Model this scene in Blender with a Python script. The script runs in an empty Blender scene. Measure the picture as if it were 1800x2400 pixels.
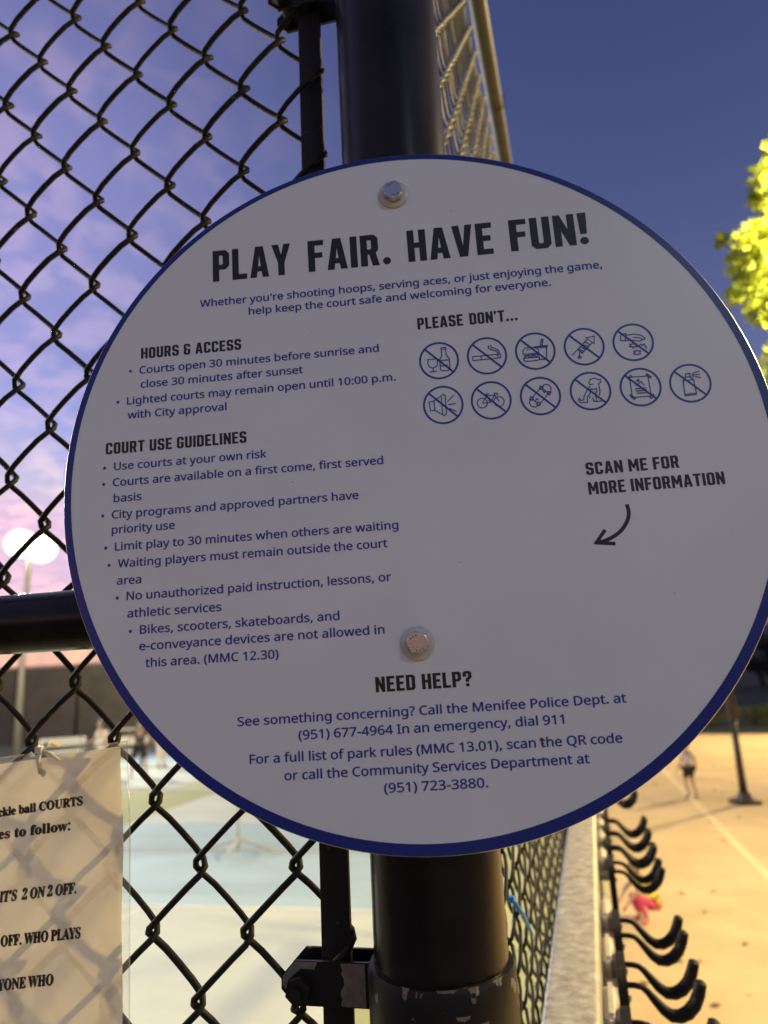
import bpy, bmesh, math, random, os
from mathutils import Vector, Matrix
from mathutils.geometry import tessellate_polygon
from math import sin, cos, pi, radians

S = bpy.context.scene
COL = S.collection
CZ = 2.4                      # height of the eye above the ground

# ---------------------------------------------------------------- camera
F, PITCH, ROLL = 1629.2, 0.22414, -0.04965
fwd = Vector((0, cos(PITCH), sin(PITCH))); rt = Vector((1, 0, 0)); up = rt.cross(fwd)
r2 = cos(ROLL) * rt + sin(ROLL) * up; u2 = -sin(ROLL) * rt + cos(ROLL) * up
cam = bpy.data.cameras.new('camera'); camo = bpy.data.objects.new('camera', cam); COL.objects.link(camo)
M = Matrix.Identity(4)
for k in range(3):
    M[k][0], M[k][1], M[k][2] = r2[k], u2[k], -fwd[k]
M.translation = (0, 0, CZ)
camo.matrix_world = M
cam.sensor_fit = 'VERTICAL'; cam.sensor_height = 9.8; cam.sensor_width = 7.35
cam.lens = F / 2400 * 9.8
cam.clip_start = 0.01; cam.clip_end = 6000
cam.dof.use_dof = True; cam.dof.focus_distance = 0.447; cam.dof.aperture_fstop = 1.75
S.camera = camo

# ---------------------------------------------------------------- sky and exposure
S.view_settings.view_transform = 'Standard'; S.view_settings.look = 'None'
S.view_settings.exposure = 0; S.view_settings.gamma = 1
S.cycles.max_bounces = 8; S.cycles.transparent_max_bounces = 24
S.cycles.use_denoising = True
W = bpy.data.worlds.new('World'); S.world = W; W.use_nodes = True
nt = W.node_tree; N = nt.nodes; L = nt.links
SUN_EL, SUN_ROT = radians(1.4), radians(-60)
bg = N['Background']; bg.inputs[1].default_value = 0.15
sky = N.new('ShaderNodeTexSky'); sky.sky_type = 'NISHITA'; sky.sun_disc = False
sky.sun_elevation = SUN_EL; sky.sun_rotation = SUN_ROT; sky.air_density = 1.0; sky.dust_density = 0.5; sky.ozone_density = 1.0
wb = N.new('ShaderNodeMix'); wb.data_type = 'RGBA'; wb.blend_type = 'MULTIPLY'; wb.inputs[0].default_value = 1
wb.inputs[7].default_value = (1.95 * .15, 1.72 * .15, 3.1 * .15, 1)          # the phone's cool white balance on the dusk sky
L.new(sky.outputs[0], wb.inputs[6])
gam = N.new('ShaderNodeGamma'); gam.inputs[1].default_value = 1.5; L.new(wb.outputs[2], gam.inputs[0])   # the phone's contrast curve on the sky
gsc = N.new('ShaderNodeMix'); gsc.data_type = 'RGBA'; gsc.blend_type = 'MULTIPLY'; gsc.inputs[0].default_value = 1; gsc.inputs[7].default_value = (2.1 / .15, 2.15 / .15, 1.75 / .15, 1); L.new(gam.outputs[0], gsc.inputs[6])
skyc = N.new('ShaderNodeMix'); skyc.data_type = 'RGBA'; skyc.blend_type = 'DARKEN'; skyc.inputs[0].default_value = 1; skyc.inputs[7].default_value = (.80 / .15, .58 / .15, .80 / .15, 1); L.new(gsc.outputs[2], skyc.inputs[6])
hz = N.new('ShaderNodeMapRange'); hz.interpolation_type = 'SMOOTHSTEP'; hz.inputs[1].default_value = 0.17; hz.inputs[2].default_value = 0.0; hz.inputs[4].default_value = 0.85
hzc = N.new('ShaderNodeMix'); hzc.data_type = 'RGBA'; L.new(hz.outputs[0], hzc.inputs[0]); L.new(skyc.outputs[2], hzc.inputs[6])
tc = N.new('ShaderNodeTexCoord'); sep = N.new('ShaderNodeSeparateXYZ'); L.new(tc.outputs['Generated'], sep.inputs[0])
def wmath(op, a, b=None, c=None):
    m = N.new('ShaderNodeMath'); m.operation = op
    for i, v in enumerate((a, b, c)):
        if v is None: continue
        if isinstance(v, (int, float)): m.inputs[i].default_value = v
        else: L.new(v, m.inputs[i])
    return m.outputs[0]
zz = wmath('ADD', wmath('MAXIMUM', sep.outputs[2], 0.05), 0.18)
cx = wmath('DIVIDE', sep.outputs[0], zz); cy = wmath('DIVIDE', sep.outputs[1], zz)
cmb = N.new('ShaderNodeCombineXYZ'); L.new(cx, cmb.inputs[0]); L.new(cy, cmb.inputs[1])
def wnoise(scale, detail, rough, dist):
    t = N.new('ShaderNodeTexNoise'); t.inputs['Scale'].default_value = scale; t.inputs['Detail'].default_value = detail
    t.inputs['Roughness'].default_value = rough; t.inputs['Distortion'].default_value = dist
    L.new(cmb.outputs[0], t.inputs['Vector']); return t.outputs[0]
n1 = wnoise(11.0, 2.5, 0.5, 0.4); n2 = wnoise(2.9, 2, 0.5, 0.2)
c1 = N.new('ShaderNodeMapRange'); c1.interpolation_type = 'SMOOTHSTEP'; c1.inputs[1].default_value = 0.40; c1.inputs[2].default_value = 0.66; L.new(n1, c1.inputs[0])
c2 = N.new('ShaderNodeMapRange'); c2.interpolation_type = 'SMOOTHSTEP'; c2.inputs[1].default_value = 0.30; c2.inputs[2].default_value = 0.56; L.new(n2, c2.inputs[0])
c3 = N.new('ShaderNodeMapRange'); c3.interpolation_type = 'SMOOTHSTEP'; c3.inputs[1].default_value = 0.10; c3.inputs[2].default_value = -0.35; L.new(sep.outputs[0], c3.inputs[0])
pat = wmath('MULTIPLY', wmath('MULTIPLY', wmath('MULTIPLY', c1.outputs[0], c2.outputs[0]), c3.outputs[0]), 0.85)
c4 = N.new('ShaderNodeMapRange'); c4.interpolation_type = 'SMOOTHSTEP'; c4.inputs[1].default_value = 0.34; c4.inputs[2].default_value = 0.66; L.new(sep.outputs[2], c4.inputs[0])
veil = wmath('MULTIPLY', wmath('MULTIPLY', c3.outputs[0], c4.outputs[0]), wmath('MULTIPLY_ADD', n2, 0.5, 0.7))
hzm = N.new('ShaderNodeMapRange'); hzm.interpolation_type = 'SMOOTHSTEP'; hzm.inputs[1].default_value = 0.25; hzm.inputs[2].default_value = -0.35; L.new(sep.outputs[0], hzm.inputs[0])
hzk = N.new('ShaderNodeMix'); hzk.data_type = 'RGBA'; hzk.inputs[6].default_value = (.10 / .15, .085 / .15, .14 / .15, 1); hzk.inputs[7].default_value = (.92 / .15, .50 / .15, .52 / .15, 1)
L.new(hzm.outputs[0], hzk.inputs[0]); L.new(hzk.outputs[2], hzc.inputs[7]); L.new(sep.outputs[2], hz.inputs[0])   # rose afterglow low in the west, dull violet in the east
def layer(base, fac, tint):                                    # thin cloud over the sky colour
    mu = N.new('ShaderNodeMix'); mu.data_type = 'RGBA'; mu.blend_type = 'MULTIPLY'; mu.inputs[0].default_value = 1; mu.inputs[7].default_value = (*tint, 1); L.new(base, mu.inputs[6])
    mi = N.new('ShaderNodeMix'); mi.data_type = 'RGBA'; L.new(fac, mi.inputs[0]); L.new(base, mi.inputs[6]); L.new(mu.outputs[2], mi.inputs[7])
    return mi.outputs[2]
sk = layer(hzc.outputs[2], veil, (1.95, 1.64, 1.42))          # high thin veil in the west
sk = layer(sk, pat, (1.62, 1.34, 1.08))                       # cloud undersides still catch the pink of the set sun
L.new(sk, bg.inputs[0])

sun = bpy.data.lights.new('sun', 'SUN'); sun.energy = 0.05; sun.angle = radians(10); sun.color = (1, .75, .6)
suno = bpy.data.objects.new('sun', sun); COL.objects.link(suno)
sd = Vector((sin(SUN_ROT) * cos(SUN_EL), cos(SUN_ROT) * cos(SUN_EL), sin(SUN_EL)))
suno.rotation_euler = sd.to_track_quat('Z', 'Y').to_euler()

# ---------------------------------------------------------------- helpers
rnd = random.Random(7)
def mat(name, col, rough=0.6, metal=0.0, var=0.0, vscale=20.0, bump=0.0, bscale=60.0, col2=None, spec=0.5, thr=None, rough2=None, metal2=None, bdist=0.0006):
    m = bpy.data.materials.new(name); m.use_nodes = True
    t = m.node_tree; p = t.nodes['Principled BSDF']
    p.inputs['Base Color'].default_value = (*col, 1); p.inputs['Roughness'].default_value = rough
    p.inputs['Metallic'].default_value = metal; p.inputs['Specular IOR Level'].default_value = spec
    tx = t.nodes.new('ShaderNodeTexCoord')
    if var > 0 or col2:
        n = t.nodes.new('ShaderNodeTexNoise'); n.inputs['Scale'].default_value = vscale; n.inputs['Detail'].default_value = 5
        n.inputs['Roughness'].default_value = 0.6
        t.links.new(tx.outputs['Object'], n.inputs['Vector'])
        r = t.nodes.new('ShaderNodeValToRGB')
        a, b = (0.35, 0.68) if thr is None else (thr, thr + 0.02)
        r.color_ramp.elements[0].position = a; r.color_ramp.elements[1].position = b
        c2 = col2 or tuple(min(1, c * (1 + var)) for c in col)
        c1 = col if col2 else tuple(c * (1 - var) for c in col)
        r.color_ramp.elements[0].color = (*c1, 1); r.color_ramp.elements[1].color = (*c2, 1)
        t.links.new(n.outputs[0], r.inputs[0]); t.links.new(r.outputs[0], p.inputs['Base Color'])
        if metal2 is not None or rough2 is not None:
            mr = t.nodes.new('ShaderNodeMapRange'); mr.inputs[1].default_value = a; mr.inputs[2].default_value = b
            mr.inputs[3].default_value = metal; mr.inputs[4].default_value = metal2 if metal2 is not None else metal
            t.links.new(n.outputs[0], mr.inputs[0]); t.links.new(mr.outputs[0], p.inputs['Metallic'])
            mr = t.nodes.new('ShaderNodeMapRange'); mr.inputs[1].default_value = a; mr.inputs[2].default_value = b
            mr.inputs[3].default_value = rough; mr.inputs[4].default_value = rough2 if rough2 is not None else rough
            t.links.new(n.outputs[0], mr.inputs[0]); t.links.new(mr.outputs[0], p.inputs['Roughness'])
    if bump > 0:
        n = t.nodes.new('ShaderNodeTexNoise'); n.inputs['Scale'].default_value = bscale; n.inputs['Detail'].default_value = 6
        t.links.new(tx.outputs['Object'], n.inputs['Vector'])
        b = t.nodes.new('ShaderNodeBump'); b.inputs['Strength'].default_value = bump; b.inputs['Distance'].default_value = bdist
        t.links.new(n.outputs[0], b.inputs['Height']); t.links.new(b.outputs[0], p.inputs['Normal'])
    return m
def emit(name, col, s):
    m = bpy.data.materials.new(name); m.use_nodes = True; t = m.node_tree
    p = t.nodes['Principled BSDF']; p.inputs['Base Color'].default_value = (.8, .8, .8, 1)
    p.inputs['Emission Color'].default_value = (*col, 1); p.inputs['Emission Strength'].default_value = s
    return m

def tag(o, label=None, cat=None, group=None, kind=None):
    if label: o['label'] = label
    if cat: o['category'] = cat
    if group: o['group'] = group
    if kind: o['kind'] = kind
    return o
def empty(name, loc=(0, 0, 0), rz=0.0):
    o = bpy.data.objects.new(name, None); COL.objects.link(o); o.location = loc; o.rotation_euler = (0, 0, rz)
    o.empty_display_size = 0.1
    return o
class MB:
    """collects geometry for one mesh object"""
    def __init__(self): self.v = []; self.f = []
    def add(self, vs, fs):
        n = len(self.v); self.v += [tuple(p) for p in vs]; self.f += [tuple(i + n for i in q) for q in fs]
    def box(self, lo, hi, frame=None, bevel=0.0):
        (x0, y0, z0), (x1, y1, z1) = lo, hi
        bm = bmesh.new(); bmesh.ops.create_cube(bm, size=1)
        for v in bm.verts:
            v.co = ((x0 + x1) / 2 + v.co.x * (x1 - x0), (y0 + y1) / 2 + v.co.y * (y1 - y0), (z0 + z1) / 2 + v.co.z * (z1 - z0))
        if bevel: bmesh.ops.bevel(bm, geom=bm.edges[:], offset=bevel, segments=3, profile=0.5, affect='EDGES')
        self.bm(bm, frame)
    def bm(self, bm, frame=None):
        bm.verts.index_update()
        vs = [(frame @ v.co) if frame else v.co.copy() for v in bm.verts]
        self.add(vs, [[v.index for v in f.verts] for f in bm.faces]); bm.free()
    def tube(self, pts, rad, seg=8, caps=True, flat=None):
        pts = [Vector(p) for p in pts]; n = len(pts)
        rad = rad if isinstance(rad, (list, tuple)) else [rad] * n
        t0 = (pts[1] - pts[0]).normalized()
        a = Vector((0, 0, 1)) if abs(t0.z) < 0.9 else Vector((1, 0, 0))
        nrm = (a - t0 * a.dot(t0)).normalized()
        vs = []; fs = []
        for i in range(n):
            t = (pts[min(i + 1, n - 1)] - pts[max(i - 1, 0)]).normalized()
            nrm = (nrm - t * nrm.dot(t)).normalized(); b = t.cross(nrm)
            for k in range(seg):
                an = 2 * pi * k / seg
                vs.append(pts[i] + (nrm * cos(an) + b * sin(an) * (flat[i] if flat else 1)) * rad[i])
        for i in range(n - 1):
            for k in range(seg):
                fs.append((i * seg + k, i * seg + (k + 1) % seg, (i + 1) * seg + (k + 1) % seg, (i + 1) * seg + k))
        if caps:
            fs.append(tuple(range(seg))[::-1]); fs.append(tuple((n - 1) * seg + k for k in range(seg)))
        self.add(vs, fs)
    def poly(self, loops, place):
        """flat filled outline with holes; place maps (x, y) to 3D"""
        tri = tessellate_polygon([[Vector((x, y, 0)) for x, y in l] for l in loops])
        flatp = [p for l in loops for p in l]
        self.add([place(x, y) for x, y in flatp], tri)
    def prism(self, loop, place, depth):
        n = len(loop)
        vs = [place(x, y, 0) for x, y in loop] + [place(x, y, depth) for x, y in loop]
        tri = tessellate_polygon([[Vector((x, y, 0)) for x, y in loop]])
        fs = [tuple(t) for t in tri] + [tuple(i + n for i in reversed(t)) for t in tri]
        fs += [(i, (i + 1) % n, (i + 1) % n + n, i + n) for i in range(n)]
        self.add(vs, fs)
    def build(self, name, m, parent=None, smooth=False, loc=None):
        me = bpy.data.meshes.new(name); me.from_pydata([tuple(v) for v in self.v], [], self.f); me.update()
        o = bpy.data.objects.new(name, me); COL.objects.link(o)
        if m: me.materials.append(m)
        bm = bmesh.new(); bm.from_mesh(me); bmesh.ops.recalc_face_normals(bm, faces=bm.faces[:]); bm.to_mesh(me); bm.free()
        if smooth:
            me.polygons.foreach_set('use_smooth', [True] * len(me.polygons))
            if smooth != 'all': me.set_sharp_from_angle(angle=radians(40))
        if parent: o.parent = parent
        if loc: o.location = loc
        return o

# directions of the two fences that meet at the corner post
HD = Vector((0.97848, -0.20633, 0)); FN = Vector((-0.20633, -0.97848, 0))     # along the front fence; towards the viewer
AZ = radians(15.6); WD = Vector((sin(AZ), cos(AZ), 0)); SN = Vector((cos(AZ), -sin(AZ), 0))  # along the side fence; to its right
P0 = Vector((0.02097, 0.46700, 0))
PP = P0 * 1.026; PR = .0414                      # the post stands just behind the sign
def fp(h, z, off): return P0 + HD * h + FN * off + Vector((0, 0, CZ + z))       # point on the front fence
def sp(lat, al, z): return SN * lat + WD * al + Vector((0, 0, CZ + z))          # point on the side fence
PX0, PX1 = (900 + 18, 1571), None

# ---------------------------------------------------------------- materials
black_coat = mat('black vinyl coat', (.012, .011, .009), 0.6, 0, 0, 85, 0.5, 260, col2=(.055, .047, .036), spec=.2, thr=.64)
post_paint = mat('black post paint', (.014, .012, .011), 0.24, 0, 0.35, 14, 0.10, 60, spec=.2)
chipped = mat('chipped black paint', (.011, .010, .009), 0.42, 0, 0, 60, 0.4, 120, col2=(.17, .15, .12), thr=0.645, rough2=0.55, metal2=0.3, spec=.2)
galv = mat('galvanised zinc', (.36, .335, .28), 0.38, 0.15, 0, 55, 0.9, 150, col2=(.64, .60, .51))
galv_dull = mat('dull zinc', (.62, .58, .50), 0.5, 0.0, 0.15, 60, 0.3, 120)
worn_coat = mat('worn vinyl coat', (.013, .011, .008), 0.5, 0, 0.5, 40, 0.2, 200, spec=.25)
knot_glint = mat('lamp glint painted on the knots', (.34, .31, .23), 0.45, 0.2, 0.3, 60, 0.2, 200)  # lamp light on the wire knots, put into a lighter colour
steel = mat('bolt steel', (.62, .58, .5), 0.28, 1.0, 0.12, 900, 0.15, 900)
sign_white = mat('sign white', (.70, .72, .72), 0.28, 0, 0.03, 9, 0.04, 420)
sign_blue = mat('sign blue', (.006, .022, .19), 0.33, 0)
ink_blue = mat('blue ink', (.016, .045, .27), 0.38, 0)
ink_black = mat('black ink', (.012, .011, .011), 0.38, 0)
alu = mat('aluminium edge', (.6, .6, .62), 0.35, 1)
# ---------------------------------------------------------------- ground, courts
def sheet(name, pts, z, m, sub=0):
    b = MB(); b.add([(x, y, z) for x, y in pts], [tuple(range(len(pts)))]); return tag(b.build(name, m), kind='structure')
earth = mat('dark lawn', (.025, .038, .014), 0.95, 0, 0.5, 0.6, 0.6, 30, bdist=.02)
tan = mat('tan court concrete', (.40, .30, .165), 0.85, 0, 0, .9, 0.5, 40, col2=(.51, .39, .22), bdist=.004)
apron = mat('apron green acrylic', (.36, .38, .20), 0.8, 0, 0.08, 1.5)
playblue = mat('pale blue acrylic', (.50, .55, .50), 0.7, 0, 0.06, 1.2)
kitchen = mat('blue acrylic', (.36, .49, .56), 0.7, 0, 0.06, 1.2)
linew = mat('line paint', (.74, .73, .68), 0.7, 0, 0.08, 6)
linet = mat('worn line paint', (.56, .46, .28), 0.8, 0, 0.12, 5)
B = 1500
sheet('ground', [(-B, -B), (B, -B), (B, B), (-B, B)], -0.012, earth)
g0 = P0.xy
def q(base, a, b, c, d):     # rectangle from base spanning a..b along HD and c..d along WD
    h = HD.xy; w = WD.xy
    return [base + h * x + w * y for x, y in ((a, c), (b, c), (b, d), (a, d))]
sheet('pickleball_ground', q(g0, -38, 0, -0.2, 27), -0.004, apron)
sheet('ball_court_ground', [g0 + SN.xy * .0 + WD.xy * -14, g0 + SN.xy * 34 + WD.xy * -14, g0 + SN.xy * 34 + WD.xy * 18.5, g0 + WD.xy * 24.6], -0.004, tan)
def court(c, name):
    W2, L2, K = 3.05, 6.7, 2.13
    sheet(name, q(c, -W2, W2, -L2, -K), 0, playblue); sheet(name, q(c, -W2, W2, K, L2), 0, playblue)
    sheet(name, q(c, -W2, W2, -K, K), 0, kitchen)
    t = .05
    b = MB()
    def ln(a0, a1, c0, c1):
        b.add([(p.x, p.y, 0.004) for p in q(c, a0, a1, c0, c1)], [(0, 1, 2, 3)])
    for s in (-K, K): ln(-W2 + t, W2 - t, s - t / 2, s + t / 2)
    for s in (-L2, L2 - t): ln(-W2 + t, W2 - t, s, s + t)
    for s in (-W2, W2 - t): ln(s, s + t, -L2, L2)
    ln(-t / 2, t / 2, -L2 + t, -K - t / 2); ln(-t / 2, t / 2, K + t / 2, L2 - t)
    tag(b.build('court_lines', linew), kind='structure')
c_near = Vector((-2.27, 10.47)); c_far = c_near + WD.xy * 12.4 - HD.xy * 7.6
court(c_near, 'court_surface'); court(c_far, 'court_surface')
b = MB(); d = Vector((5.86 - 4.0, 16.36 - 8.35)).normalized(); e = Vector((d.y, -d.x)) * .055; a0 = Vector((4.0, 8.35)) - d * 12; a1 = Vector((5.86, 16.36)) + d * 8
b.add([(p.x, p.y, 0.0) for p in (a0 - e, a0 + e, a1 + e, a1 - e)], [(0, 1, 2, 3)])
tag(b.build('ball_court_line', linet), kind='structure')

# hills far behind the courts
def hill(name, az0, az1, dist, prof, col):
    b = MB(); n = 60; vs = []; fs = []
    for i in range(n + 1):
        t = i / n; az = radians(az0 + (az1 - az0) * t); hgt = prof(t)
        x, y = sin(az), cos(az)
        for dd, zz_ in ((0, -1), (dist * .18, hgt * .6), (dist * .35, hgt), (dist * .7, -1)):
            vs.append((x * (dist + dd), y * (dist + dd), zz_))
    for i in range(n):
        for k in range(3): fs.append((i * 4 + k, i * 4 + k + 1, i * 4 + k + 5, i * 4 + k + 4))
    b.add(vs, fs); return tag(b.build(name, col, smooth='all'), kind='structure')
hillm = mat('dusk hill', (.05, .055, .075), 0.95, 0, 0.2, .01)
hr = random.Random(3); ph = [hr.random() * 6 for _ in range(6)]
hill('hills', -70, 60, 900, lambda t: 30 + 14 * sin(t * 9 + ph[0]) * sin(pi * t) + 10 * sin(t * 23 + ph[1]) + 5 * sin(t * 61 + ph[2]) + 66 * math.exp(-((t - .405) / .034) ** 2), hillm)

# ---------------------------------------------------------------- front and side chain link fences
A_, B_ = 0.03530, 0.04262
def chainlink(name, org, hd, nd, i0, i1, r0, r1, wr, seg, m, parent, d=.0046, dl=.0033, knuckle=None):
    b = MB(); up_ = Vector((0, 0, 1))
    for i in range(i0, i1):
        jr = random.Random(i * 13 + 5)
        pts = []; rads = []
        for r in range(r0, r1):
            jz = jr.uniform(-.0009, .0009); jd = jr.uniform(.85, 1.15); jw = jr.uniform(.94, 1.07)
            left = ((i + r) % 2 == 0)
            xl, xr = i * A_ - dl, (i + 1) * A_ + dl
            xa, xb = (xl, xr) if left else (xr, xl)
            sg = -1 if left else 1                     # the run that leans like a slash passes in front
            j = jr.uniform(-.0006, .0006)
            za, zb = -r * B_, -(r + 1) * B_
            for t, dep, lx in ((0, 0, 0), (.10, .62, .055), (.28, 1, .26), (.5, 1.08, .5), (.72, 1, .74), (.90, .62, .945)):
                x = xa + (xb - xa) * lx
                pts.append(org + hd * (x + j) + up_ * (za + (zb - za) * t + jz * (1 if 0 < t else 0)) + nd * (sg * dep * d * jd)); rads.append(wr * jw)
        b.tube(pts, rads, seg)
    o = b.build(name, m, parent, smooth='all')
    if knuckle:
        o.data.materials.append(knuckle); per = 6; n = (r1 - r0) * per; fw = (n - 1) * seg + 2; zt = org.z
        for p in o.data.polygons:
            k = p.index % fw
            if k < (n - 1) * seg and (k // seg) % per in (5, 0) and (p.center - eye).z > -.1: p.material_index = 1  # only the upper bends get the painted lamp glint
    return o

eye = Vector((0, 0, CZ))
# front fence: wire mesh, tension bar, middle rail
ff = tag(empty('chain_link_fence', fp(-.6, -CZ, 0)), 'black chain link fence with a fat middle rail behind the round sign', 'fence')
def child(o, par):
    o.parent = par; o.matrix_parent_inverse = par.matrix_world.inverted() if False else Matrix.Translation(-Vector(par.location)); return o
org = Vector((-.06221, .44442, 0)) * 1.1026 * 1.0473; org.z = CZ + .61126 * 1.0473
child(chainlink('wire_mesh', org, HD, FN, -56, 1, -24, 72, .00232, 8, black_coat, None, .0058), ff)
b = MB()
bar0 = fp(-.0754, 1.5, -.0265); bar1 = fp(-.0730, -CZ + .03, -.0265)
fr = Matrix((( HD.x, FN.x, 0, 0), (HD.y, FN.y, 0, 0), (0, 0, 1, 0), (0, 0, 0, 1)))
b.box((-.0100, -.0022, 0), (.0100, .0022, (bar0 - bar1).length), Matrix.Translation(bar1) @ fr, .0006)
child(b.build('tension_bar', black_coat, None, smooth=True), ff)
b = MB(); b.tube([fp(-2.0, .0478, .002), fp(-.042, .0478, .002)], .0222, 40)
child(b.build('middle_rail', post_paint, None, smooth=True), ff)
b = MB(); b.tube([fp(-2.0, 1.47, .002), fp(-.042, 1.47, .002)], .0212, 24)
child(b.build('top_rail', post_paint, None, smooth=True), ff)

# corner post with its two brace bands
cp = tag(empty('fence_post', (PP.x, PP.y, 0)), 'thick black steel corner post that carries the round sign', 'post')
b = MB(); b.tube([PP, PP + Vector((0, 0, CZ + 1.52))], PR, 64)
child(b.build('post_pipe', post_paint, None, smooth=True), cp)
b = MB(); R_ = .0430
rings = [(R_ * cos(a), CZ + 1.52 + R_ * .8 * sin(a)) for a in [k * pi / 16 for k in range(9)]]
vs = []; fs = []
for rr, z in rings:
    for k in range(32): vs.append((PP.x + rr * cos(2 * pi * k / 32), PP.y + rr * sin(2 * pi * k / 32), z))
for i in range(8):
    for k in range(32): fs.append((i * 32 + k, i * 32 + (k + 1) % 32, i * 32 + 32 + (k + 1) % 32, i * 32 + 32 + k))
b.add(vs, fs); child(b.build('post_cap', post_paint, None, smooth=True), cp)
bare_zinc = mat('bare zinc', (.17, .148, .118), .5, .3, .25, 120, .3, 200)
def brace_band(z0, z1, m):
    b = MB(); ro, ri = .0442, .0415; n = 56
    e = .0035
    prof = [(ri, z0), (ro, z0 + .0004), (ro + .0012, z0 + e), (ro + .0012, z1 - e), (ro, z1 - .0004), (ri, z1)]
    vs = []; fs = []
    for k in range(n):
        a = 2 * pi * k / n
        for rr, z in prof: vs.append(PP + (HD * cos(a) + FN * sin(a)) * rr + Vector((0, 0, CZ + z)))
    for k in range(n):
        for i in range(5): fs.append((k * 6 + i, k * 6 + i + 1, ((k + 1) % n) * 6 + i + 1, ((k + 1) % n) * 6 + i))
    b.add(vs, fs)
    zc = (z0 + z1) / 2; hh = .0128
    for off, t in ((-.0148, .0024), (-.0375, .0024)):
        c = .009
        loop = [(-.1075, -hh + c), (-.1075 + c, -hh), (-.050, -hh), (-.0375, -(z1 - z0) / 2), (-.0375, (z1 - z0) / 2), (-.050, hh), (-.1075 + c, hh), (-.1075, hh - c)]
        b.prism(loop, lambda x, y, dd, off=off: fp(x, zc + y, off + dd), -t)
    o = child(b.build('brace_band', m, None, smooth=True), cp)
    # bare zinc where the paint has flaked off the ear
    if z0 < 0:
        rr = random.Random(4); edge_ = [(-.0665 + rr.uniform(-.0016, .0016), zc - .0122 + .0244 * k / 12) for k in range(13)]
        lp = edge_ + [(-.0515, zc + .0122), (-.0515, zc - .0122)]
        b = MB(); b.poly([lp], lambda x, y: fp(x, y, -.0147)); pb = b.build('bare_zinc_patch', bare_zinc, None); pb.parent = o
        lp = [(-.107, zc - .001), (-.1065, zc + .0038), (-.098, zc + .0124), (-.083, zc + .0124), (-.085, zc + .008), (-.094, zc + .0085), (-.1025, zc + .002), (-.1045, zc - .004)]
        b = MB(); b.poly([lp], lambda x, y: fp(x, y, -.0147)); pb = b.build('bare_zinc_patch', bare_zinc, None); pb.parent = o
    if z0 < 0:
        for a0, za, zb_, w0 in ((1.02, .0, .0085, .16), (1.36, .0, .003, .30), (.62, .0, .0035, .22), (1.72, .0015, .0045, .2), (1.18, .013, .0165, .2), (.9, .018, .022, .14), (1.9, .0, .006, .12)):
            n = 9; top = [(a0 + w0 * (k / n - .5), z1 + .0002 - za) for k in range(n + 1)]
            bot = [(a0 + w0 * (k / n - .5) * .9, z1 - za - (zb_ - za) * (.35 + .65 * rr.random()) * (1 - abs(2 * k / n - 1) ** 3)) for k in range(n, -1, -1)]
            on = lambda an, z: PP + (HD * cos(an) + FN * sin(an)) * (.0442 + (.0016 if z < z1 - .003 else .0003)) + Vector((0, 0, CZ + z))
            b = MB(); b.add([on(*p) for p in top + bot], [(k, k + 1, 2 * n - k, 2 * n + 1 - k) for k in range(n)])
            pb = b.build('bare_zinc_patch', bare_zinc, None, smooth='all'); pb.parent = o
    # carriage bolt with a nut
    b = MB(); cx_ = -.0945; zb = zc - .003
    hexa = [(cx_ + .0086 * cos(k * pi / 3 + .3), zb + .0086 * sin(k * pi / 3 + .3)) for k in range(6)]
    b.prism(hexa, lambda x, y, dd: fp(x, y, -.0146 + dd), .0062)
    b.tube([fp(cx_, zb, -.043), fp(cx_, zb, -.0035)], .0040, 16)
    bo = b.build('nut', black_coat, None, smooth=True); bo.parent = o
brace_band(-.2105, -.1745, chipped)
brace_band(.572, .606, chipped)

# side fence running away
sf = tag(empty('chain_link_fence', sp(-.108, 3.5, -CZ)), 'tall black chain link fence running away behind the post on the hook side', 'fence')
orgs = sp(-.1085, .49, 1.435)
child(chainlink('wire_mesh', orgs, WD, SN, 0, 170, 0, 89, .0022, 5, worn_coat, None, .0046, .0033, knot_glint), sf)
olive = mat('top rail coat', (.035, .032, .024), 0.45, 0, 0.25, 30, .1, 100)
b = MB(); b.tube([sp(-.0865, .47, 1.47), sp(-.0865, 6.6, 1.47)], .0208, 28); child(b.build('top_rail', olive, None, smooth=True), sf)
for al in (2.6, 6.6):
    b = MB(); b.tube([sp(-.135, al, -CZ), sp(-.135, al, 1.49)], .024, 20); child(b.build('line_post', post_paint, None, smooth=True), sf)
b = MB()
b.tube([sp(-.0865, 1.62, 1.4487), sp(-.062, 1.62, 1.455), sp(-.060, 1.62, 1.49), sp(-.0865, 1.62, 1.4945), sp(-.113, 1.62, 1.485), sp(-.113, 1.62, 1.41)], .0022, 6)
child(b.build('tie_wire', black_coat, None, smooth='all'), sf)

# galvanised rail on the outside of the side fence
b = MB()
sfr = Matrix(((SN.x, WD.x, 0, 0), (SN.y, WD.y, 0, 0), (0, 0, 1, CZ), (0, 0, 0, 1)))
b.box((-.0955, .50, -.437), (-.0305, 6.4, -.380), sfr, .009)
rail = tag(b.build('galvanised_rail', galv, None, smooth=True), 'long galvanised steel rail fixed along the side fence above the black hooks', 'rail')

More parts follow.
